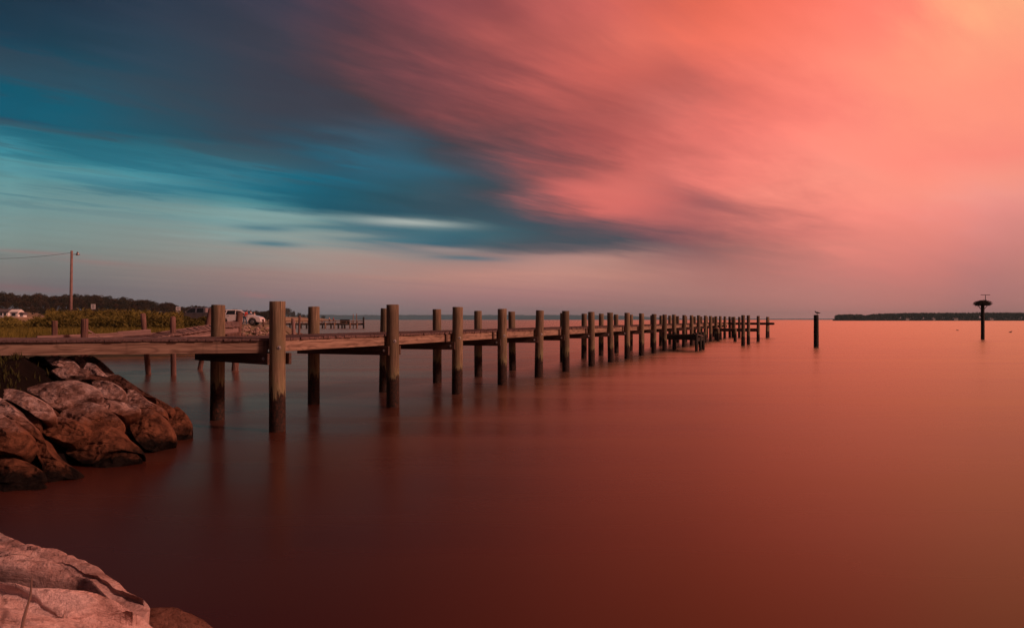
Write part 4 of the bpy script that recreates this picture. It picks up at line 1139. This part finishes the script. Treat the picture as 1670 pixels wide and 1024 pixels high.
lone_pile(487.5, 93, P(0, 515, 93).z, .13, 'thin reddish pile just right of the short thick old pile', 8, tilt=(0, R(2), 0), m=M['oldpost'])
o = MB().tube([(0, 0, 0), (0, 0, .75), (0, 0, .8)], [.09, .085, .05], 10).build('bollard', M['oldpost'], None, True); o.location = G(429.5, 83.5, 1.2)
props(o, 'short dark post in front of the nose of the white car', 'post')

# far riprap
rn = random.Random(21)
k = 0
for px0, px1, y0, y1, n_, Z0 in ((394, 445, 533, 549, 46, 80.5), (440, 505, 541, 548, 30, 88)):
    for q in range(n_):
        f = rn.random(); px = px0 + (px1 - px0) * rn.random(); fy = rn.random()
        lo = y0 if px < 445 else y0 + (px - 445) / 60 * 5.5
        py = lo + (y1 - lo) * fy
        Z = Z0 + 3 * (1 - fy) + (px - px0) * .06
        s_ = rn.uniform(2.2, 5.5) * Z / F
        me = rock_mesh('boulder', 400 + k, (s_, s_ * .8, s_ * rn.uniform(.45, .7)), M['farrock'], 2, 8)
        o = bpy.data.objects.new('boulder', me); COL.objects.link(o); o.location = P(px, py, Z); o.rotation_euler = (rn.uniform(-.3, .3), rn.uniform(-.5, .5), rn.uniform(0, 3)); k += 1
        props(o, 'boulder in the rock pile along the water below the white car', 'rock', 'boulders of the far rock pile')

# ------------------------------------------------------------------ vehicles
def paint(name, col, rough=.3):
    m, t, b = mat(name); tc = t.new('ShaderNodeTexCoord')
    n = t.noise(tc.outputs['Object'], 3, 4, .6); c = t.mix(t.rng(n, .3, .7), tuple(v * .88 for v in col) + (1,), (*col, 1))
    t.L.new(c, b.inputs['Base Color']); b.inputs['Roughness'].default_value = rough; b.inputs['Coat Weight'].default_value = .5
    return m
M['whitepaint'] = paint('white_car_paint', (.74, .68, .68)); M['greypaint'] = paint('grey_truck_paint', (.11, .095, .10))
M['chrome'] = simple('chrome_trim', (.6, .58, .58), .2, .9); M['lampglass'] = simple('headlamp_glass', (.5, .48, .48), .15)
M['redlamp'] = simple('tail_lamp', (.30, .01, .01), .2)
def extrude_profile(prof, w, wt=None, name='body', m=None, parent=None):
    """profile in XZ (closed), extruded in Y; edges rounded"""
    bm = bmesh.new(); zs = [p[1] for p in prof]; z0, z1 = min(zs), max(zs)
    def ww(z): return w if wt is None else w + (wt - w) * max(0, (z - z0) / (z1 - z0))
    L = [bm.verts.new((x, -ww(z) / 2, z)) for x, z in prof]; Rr = [bm.verts.new((x, ww(z) / 2, z)) for x, z in prof]
    n = len(prof); f1 = bm.faces.new(L); f2 = bm.faces.new(Rr[::-1])
    for i in range(n): bm.faces.new((L[(i + 1) % n], L[i], Rr[i], Rr[(i + 1) % n]))
    es = list(f1.edges) + list(f2.edges)
    bmesh.ops.recalc_face_normals(bm, faces=bm.faces)
    bmesh.ops.bevel(bm, geom=es, offset=.045, segments=2, affect='EDGES', clamp_overlap=True)
    bmesh.ops.triangulate(bm, faces=[f for f in bm.faces if len(f.verts) > 4])
    me = bpy.data.meshes.new(name); bm.to_mesh(me); bm.free()
    return link_mesh(name, me, m, parent)
def arch(cx, cz, r, z0, n=9):
    out = []
    for k in range(n + 1):
        a = math.pi * k / n; out.append((cx - r * math.cos(a), max(z0, cz + r * math.sin(a))))
    return out
def wheel(parent, x, y, r, s):
    wh = MB().tube([(x, y - .11, r), (x, y - .09, r), (x, y + .09, r), (x, y + .11, r)], [r * .9, r, r, r * .9], 24).build('wheel', M['black'], parent, False)
    rim = MB(); rim.tube([(x, y - s * .0 + s * .112, r), (x, y + s * .125, r)], [r * .60, r * .52], 20)
    for k in range(6):
        a = k * math.pi / 3; rim.bar((x, y + s * .128, r), (x + math.cos(a) * r * .55, y + s * .128, r + math.sin(a) * r * .55), .03, .05, (0, 1, 0))
    rim.build('rim', M['steel'], wh)
def quad(name, pts, y, m, parent, th=.02):
    mb = MB(); n = len(pts)
    ys = [p[2] if len(p) > 2 else y for p in pts]
    s = 1 if y > 0 else -1
    vs = [(p[0], ys[i], p[1]) for i, p in enumerate(pts)] + [(p[0], ys[i] - s * th, p[1]) for i, p in enumerate(pts)]
    mb.add(vs, [tuple(range(n)), tuple(range(2 * n - 1, n - 1, -1))] + [(i, (i + 1) % n, n + (i + 1) % n, n + i) for i in range(n)])
    return mb.build(name, m, parent)

# pickup, nose to the left (-x)
tr = empty('pickup_truck', G(324, 91, 1.46), R(-3)); props(tr, 'dark grey crew cab pickup truck parked nose left behind the reeds', 'pickup')
tr.location.x += 0.0
r_ = .40
prof = [(-2.85, .42), (-2.88, .75), (-2.83, 1.02), (-2.6, 1.13), (-1.35, 1.22), (1.2, 1.24), (1.22, 1.30), (2.85, 1.30), (2.9, .6), (2.8, .5)] + \
       [(p[0], p[1]) for p in arch(1.85, .42, .50, .42)][::-1] + [(-1.4, .38)] + [(p[0], p[1]) for p in arch(-1.95, .42, .50, .42)][::-1]
extrude_profile(prof, 1.92, None, 'body', M['greypaint'], tr)
cab = [(-1.45, 1.225), (-.55, 1.84), (.9, 1.87), (1.12, 1.80), (1.18, 1.225)]
extrude_profile(cab, 1.86, 1.50, 'cab', M['greypaint'], tr)
for s in (-1, 1):
    yb = lambda z: s * (.93 - (z - 1.225) / .645 * .18 + .012)
    for nm, pts in (('front_window', [(-1.16, 1.28), (-.50, 1.76), (.02, 1.78), (.02, 1.28)]), ('rear_window', [(.16, 1.28), (.16, 1.78), (.92, 1.78), (1.0, 1.28)])):
        fr = quad('window_trim', [(x + (-.05 if x < (pts[0][0] + pts[2][0]) / 2 else .05), z + (-.035 if z < 1.5 else .045), yb(z + (-.035 if z < 1.5 else .045))) for x, z in pts], s, M['chrome'], tr)
        quad('window', [(x, z, yb(z) + s * .012) for x, z in pts], s, M['glass'], fr)
    for x in (-.1, .95): MB().box((x, s * .975, 1.10), (.17, .03, .035)).build('door_handle', M['black'], tr)
    for x in (-1.15, .09, 1.15): MB().box((x, s * .961, .85), (.012, .006, .70)).build('door_seam', M['black'], tr)
    for x in (-1.95, 1.85): wheel(tr, x, s * .84, r_, s)
    MB().box((-2.80, s * .72, .92), (.14, .36, .18)).build('headlight', M['lampglass'], tr, bevel=.02)
    MB().box((2.86, s * .82, .98), (.08, .14, .32)).build('tail_light', M['redlamp'], tr)
    MB().box((-1.05, s * 1.04, 1.32), (.10, .18, .16)).build('mirror', M['greypaint'], tr, bevel=.02)
    mb = MB(); mb.tube([(-1.95 - .53 * math.cos(math.pi * k / 10), s * .965, .42 + .53 * math.sin(math.pi * k / 10)) for k in range(11)], [.035] * 11, 6); mb.build('wheel_arch_trim', M['chrome'], tr)
quad_ws = MB().add([(-1.43, -.80, 1.27), (-1.43, .80, 1.27), (-.60, .68, 1.82), (-.60, -.68, 1.82), (-1.46, -.80, 1.29), (-1.46, .80, 1.29), (-.63, .68, 1.84), (-.63, -.68, 1.84)], [(0,1,2,3),(7,6,5,4),(0,4,5,1),(3,2,6,7),(0,3,7,4),(1,5,6,2)]).build('windshield', M['glass'], tr)
MB().box((-2.92, 0, .55), (.14, 1.8, .22)).build('bumper', M['chrome'], tr, bevel=.03)
MB().box((-2.87, 0, .88), (.06, .95, .22)).build('grille', M['black'], tr)

# white crossover, nose to the right (+x)
ca = empty('white_car', G(391.5, 86, 1.36), R(2)); props(ca, 'white estate-like car parked nose right above the far rock pile, person beside it', 'car')
prof = [(-2.42, .45), (-2.45, .85), (-2.38, 1.08), (-1.8, 1.10), (1.0, 1.12), (1.75, 1.02), (2.25, .86), (2.42, .66), (2.44, .36), (2.2, .28)] + \
       [(p[0], p[1]) for p in arch(1.52, .36, .43, .28)][::-1] + [(0, .24)] + [(p[0], p[1]) for p in arch(-1.5, .36, .43, .28)][::-1] + [(-2.2, .3)]
extrude_profile(prof, 1.84, None, 'body', M['whitepaint'], ca)
cab = [(-2.3, 1.095), (-2.05, 1.55), (-1.5, 1.63), (-.2, 1.66), (.35, 1.58), (1.15, 1.10)]
extrude_profile(cab, 1.78, 1.36, 'cabin', M['whitepaint'], ca)
for s in (-1, 1):
    yb = lambda z: s * (.89 - (z - 1.095) / .565 * .21 + .014)
    for nm, pts in (('a', [(-.18, 1.15), (-.18, 1.55), (.24, 1.50), (.86, 1.15)]), ('b', [(-1.22, 1.15), (-1.10, 1.56), (-.28, 1.57), (-.28, 1.15)]), ('c', [(-2.0, 1.17), (-1.85, 1.50), (-1.22, 1.56), (-1.34, 1.15)])):
        quad('window', [(x, z, yb(z)) for x, z in pts], s, M['glass'], ca)
    for x in (-.95, .12): MB().box((x, s * .935, 1.0), (.16, .03, .03)).build('door_handle', M['chrome'], ca)
    for x in (-1.12, -.22, .95): MB().box((x, s * .921, .70), (.010, .006, .72)).build('door_seam', M['black'], ca)
    for x in (-1.5, 1.52): wheel(ca, x, s * .80, .345, s)
    MB().box((2.22, s * .72, .74), (.26, .34, .13)).build('headlight', M['lampglass'], ca, bevel=.03)
    MB().box((-2.42, s * .78, .95), (.08, .22, .26)).build('tail_light', M['redlamp'], ca)
    MB().box((.78, s * 1.0, 1.18), (.12, .18, .12)).build('mirror', M['whitepaint'], ca, bevel=.02)
MB().add([(1.14, -.76, 1.14), (1.14, .76, 1.14), (.38, .60, 1.575), (.38, -.60, 1.575), (1.17, -.76, 1.16), (1.17, .76, 1.16), (.41, .60, 1.595), (.41, -.60, 1.595)], [(0,1,2,3),(7,6,5,4),(0,4,5,1),(3,2,6,7),(0,3,7,4),(1,5,6,2)]).build('windshield', M['glass'], ca)
MB().box((2.44, 0, .52), (.05, .8, .16)).build('grille', M['black'], ca)

# ------------------------------------------------------------------ people
M['skin'] = simple('skin', (.36, .20, .15), .6); M['red'] = simple('red_shirt', (.42, .035, .03), .85); M['denim'] = simple('blue_jeans', (.07, .11, .16), .85)
M['hair'] = simple('dark_hair', (.015, .011, .009), .9); M['paleshirt'] = simple('pale_shirt', (.55, .42, .40), .85); M['darkcloth'] = simple('dark_clothes', (.03, .025, .03), .85)
def skin_mesh(name, verts, edges, radii, m, parent, sub=2, root=0):
    me = bpy.data.meshes.new(name + '_sk'); me.from_pydata([tuple(v) for v in verts], edges, []); me.update()
    o = bpy.data.objects.new(name, me); COL.objects.link(o)
    md = o.modifiers.new('s', 'SKIN'); 
    sv = me.skin_vertices[0].data if me.skin_vertices else None
    if sv is None:
        bm = bmesh.new(); bm.from_mesh(me); bm.verts.layers.skin.verify(); bm.to_mesh(me); bm.free(); sv = me.skin_vertices[0].data
    for i, r in enumerate(radii):
        sv[i].radius = r if isinstance(r, tuple) else (r, r); sv[i].use_root = (i == root)
    s2 = o.modifiers.new('u', 'SUBSURF'); s2.levels = sub; s2.render_levels = sub
    dg = bpy.context.evaluated_depsgraph_get(); ev = o.evaluated_get(dg); nm = bpy.data.meshes.new_from_object(ev)
    bpy.data.objects.remove(o, do_unlink=True)
    nm.name = name; nm.materials.clear()
    return link_mesh(name, nm, m, parent, True)
def person(loc, rz, H, label, shirt, trousers, sit=False, lean=0.0, arm=None, hair=M['hair']):
    k = H / 1.75; p = empty('person', loc, rz); props(p, label, 'person')
    def q(x, y, z): return Vector((x * k, y * k, z * k))
    def lz(x, y, z):     # lean of the upper body about the hip, towards +x
        if z <= .95: return q(x, y, z)
        d = z - .95; return q(x + d * math.sin(lean), y, .95 + d * math.cos(lean))
    hip = (0, 0, .95)
    if sit: legs = {s: [(.0, s * .10, .93), (.42, s * .11, .95), (.45, s * .11, .50), (.60, s * .11, .46)] for s in (-1, 1)}
    else: legs = {s: [(.0, s * .10, .90), (.05 + .10 * s, s * .12, .48), (.0 + .18 * s, s * .13, .09), (.16 + .18 * s, s * .14, .04)] for s in (-1, 1)}
    hand = arm or (.36, 1.02)
    arms = {s: [(0, s * .20, 1.42), (.08, s * .27, 1.16), (hand[0] if s < 0 else .18, s * .22, hand[1] if s < 0 else .95), ((hand[0] if s < 0 else .18) + .08, s * .21, (hand[1] if s < 0 else .95) - .05)] for s in (-1, 1)}
    V1 = [q(*hip), lz(0, 0, 1.12), lz(0, 0, 1.32), lz(0, 0, 1.45), lz(.01, 0, 1.54), lz(.02, 0, 1.60), lz(.02, 0, 1.68), lz(.01, 0, 1.75)]
    R1 = [(.15, .11), (.125, .095), (.16, .11), (.13, .08), .055, .075, .088, .055]
    E1 = [(i, i + 1) for i in range(7)]
    for s in (-1, 1):
        b = len(V1); V1 += [q(*c) for c in legs[s]]; R1 += [.088, .062, .045, .038]; E1 += [(0, b), (b, b + 1), (b + 1, b + 2), (b + 2, b + 3)]
        b = len(V1); V1 += [lz(*c) for c in arms[s]]; R1 += [.058, .042, .03, .034]; E1 += [(3, b), (b, b + 1), (b + 1, b + 2), (b + 2, b + 3)]
    R1 = [tuple(v * k for v in r) if isinstance(r, tuple) else r * k for r in R1]
    skin_mesh('body', V1, E1, R1, M['skin'], p)
    # shirt
    V2 = [lz(0, 0, .93), lz(0, 0, 1.12), lz(0, 0, 1.32), lz(0, 0, 1.46)]; R2 = [(.165, .125), (.145, .112), (.176, .125), (.12, .085)]; E2 = [(0, 1), (1, 2), (2, 3)]
    for s in (-1, 1):
        b = len(V2); V2 += [lz(*arms[s][0]), lz(*arms[s][1])]; R2 += [.072, .06]; E2 += [(3, b), (b, b + 1)]
    R2 = [tuple(v * k for v in r) if isinstance(r, tuple) else r * k for r in R2]
    skin_mesh('shirt', V2, E2, R2, shirt, p)
    V3 = [q(0, 0, .95)]; R3 = [(.162, .122)]; E3 = []
    for s in (-1, 1):
        b = len(V3); V3 += [q(*c) for c in legs[s][:3]]; R3 += [.10, .076, .062]; E3 += [(0, b), (b, b + 1), (b + 1, b + 2)]
    R3 = [tuple(v * k for v in r) if isinstance(r, tuple) else r * k for r in R3]
    skin_mesh('trousers', V3, E3, R3, trousers, p)
    hp = [lz(-.015, 0, 1.62), lz(-.01, 0, 1.70), lz(-.005, 0, 1.775)]
    skin_mesh('hair', hp, [(0, 1), (1, 2)], [.078 * k, .097 * k, .062 * k], hair, p)
    return p
person(G(399, 84.2, 1.36), R(-12), 1.66, 'person in a red shirt and blue jeans leaning over the hood of the white car', M['red'], M['denim'], lean=.42, arm=(.55, 1.22))
person(G(409, 88.6, 1.36), R(180), 1.62, 'dark haired person in a pale shirt standing behind the hood of the white car', M['paleshirt'], M['darkcloth'])
person(G(415, 88.9, 1.36), R(180), 1.42, 'shorter light haired person in pale clothes behind the hood of the white car', M['paleshirt'], M['darkcloth'], hair=simple('light_brown_hair', (.22, .12, .09), .9))

# ------------------------------------------------------------------ far pier
FZ = 176.0
fp = empty('far_pier', G(500, FZ)); props(fp, 'distant wooden pier with a rail and people on it, left behind the main pier', 'pier')
fo = fp.location.copy()
def FP(px, z, dy=0.0): return G(px, FZ + dy, z) - fo
ZD = 1.20
MB().bar(FP(425, ZD - .03), FP(594.5, ZD - .03), 2.2, .06).build('deck', M['farwood'], fp)
MB().bar(FP(425, ZD - .14, -1.13), FP(594.5, ZD - .14, -1.13), .06, .20).build('edge_beam', M['farwood'], fp)
MB().bar(FP(425, ZD + .44, -1.1), FP(594, ZD + .44, -1.1), .10, .14).build('rail', M['farwood'], fp)
for j, px in enumerate(range(430, 596, 9)): MB().box(FP(px, ZD + .2, -1.1), (.12, .10, .42)).build('rail_post', M['farwood'], fp)
MB().bar(FP(425, ZD - .34, -.8), FP(594, ZD - .34, -.8), .2, .25).build('cap_beam', M['blackwood'], fp)
rn = random.Random(9)
for j, px in enumerate([440, 449, 457, 465, 473, 482, 491, 500, 508, 518, 526, 530.5, 540, 545, 552, 558, 562, 571, 582, 593]):
    for dy in (-1.2, 1.1):
        top = ZD - .1
        if dy < 0 and px in (530.5, 545, 571, 593): top = ZD + (.1 if px != 593 else 1.3)
        MB().tube([FP(px, -1, dy), FP(px + rn.uniform(-.4, .4), top, dy)], [.20, .18], 8).build('pile', M['farwood'] if px in (530.5, 545, 571, 582) and dy < 0 else M['blackwood'], fp, True)
for px, zt in ((576, 512), (581.5, 511.5)):
    MB().tube([FP(px, 0, -.9), FP(px, P(0, zt, FZ).z, -.9)], [.10, .08], 8).build('tall_post', M['farwood'], fp, True)
ob = MB().box((0, 0, .35), (2.0, .7, .7)).box((0, 0, .73), (2.1, .8, .06)).build('dock_box', M['blackwood']); ob.location = G(562.5, FZ - .4, ZD + .0); props(ob, 'dark storage box on the deck of the distant pier', 'box')
for px, rz, H_, lab, sh, st in ((537, 0, 1.35, 'person in pale top on the distant pier, left of the pair in the middle', M['paleshirt'], False),
                        (544, 180, 1.25, 'person in dark red clothes on the distant pier, right of the pair in the middle', M['red'], False),
                        (525, 0, 1.1, 'person in a red top low on the left part of the distant pier', M['red'], True),
                        (569, 0, 1.0, 'person in pale clothes beside the dark box on the distant pier', M['paleshirt'], True)):
    z = ZD - (.40 if st else 0)
    person(G(px, FZ, z), R(rz), H_, lab, sh, M['darkcloth'], sit=st)

# ------------------------------------------------------------------ haze
HAZE = True
if HAZE:
    hz = MB().box((0, 3000, 28), (14000, 6600, 62)).build('haze', None)
    m = bpy.data.materials.new('haze_air'); m.use_nodes = True; nt = NT(m.node_tree); nt.N.clear()
    pv = nt.new('ShaderNodeVolumePrincipled'); pv.inputs['Color'].default_value = (.50, .86, 1.0, 1); pv.inputs['Density'].default_value = .00009
    out = nt.new('ShaderNodeOutputMaterial'); nt.L.new(pv.outputs[0], out.inputs['Volume'])
    hz.data.materials.append(m); props(hz, kind='stuff')
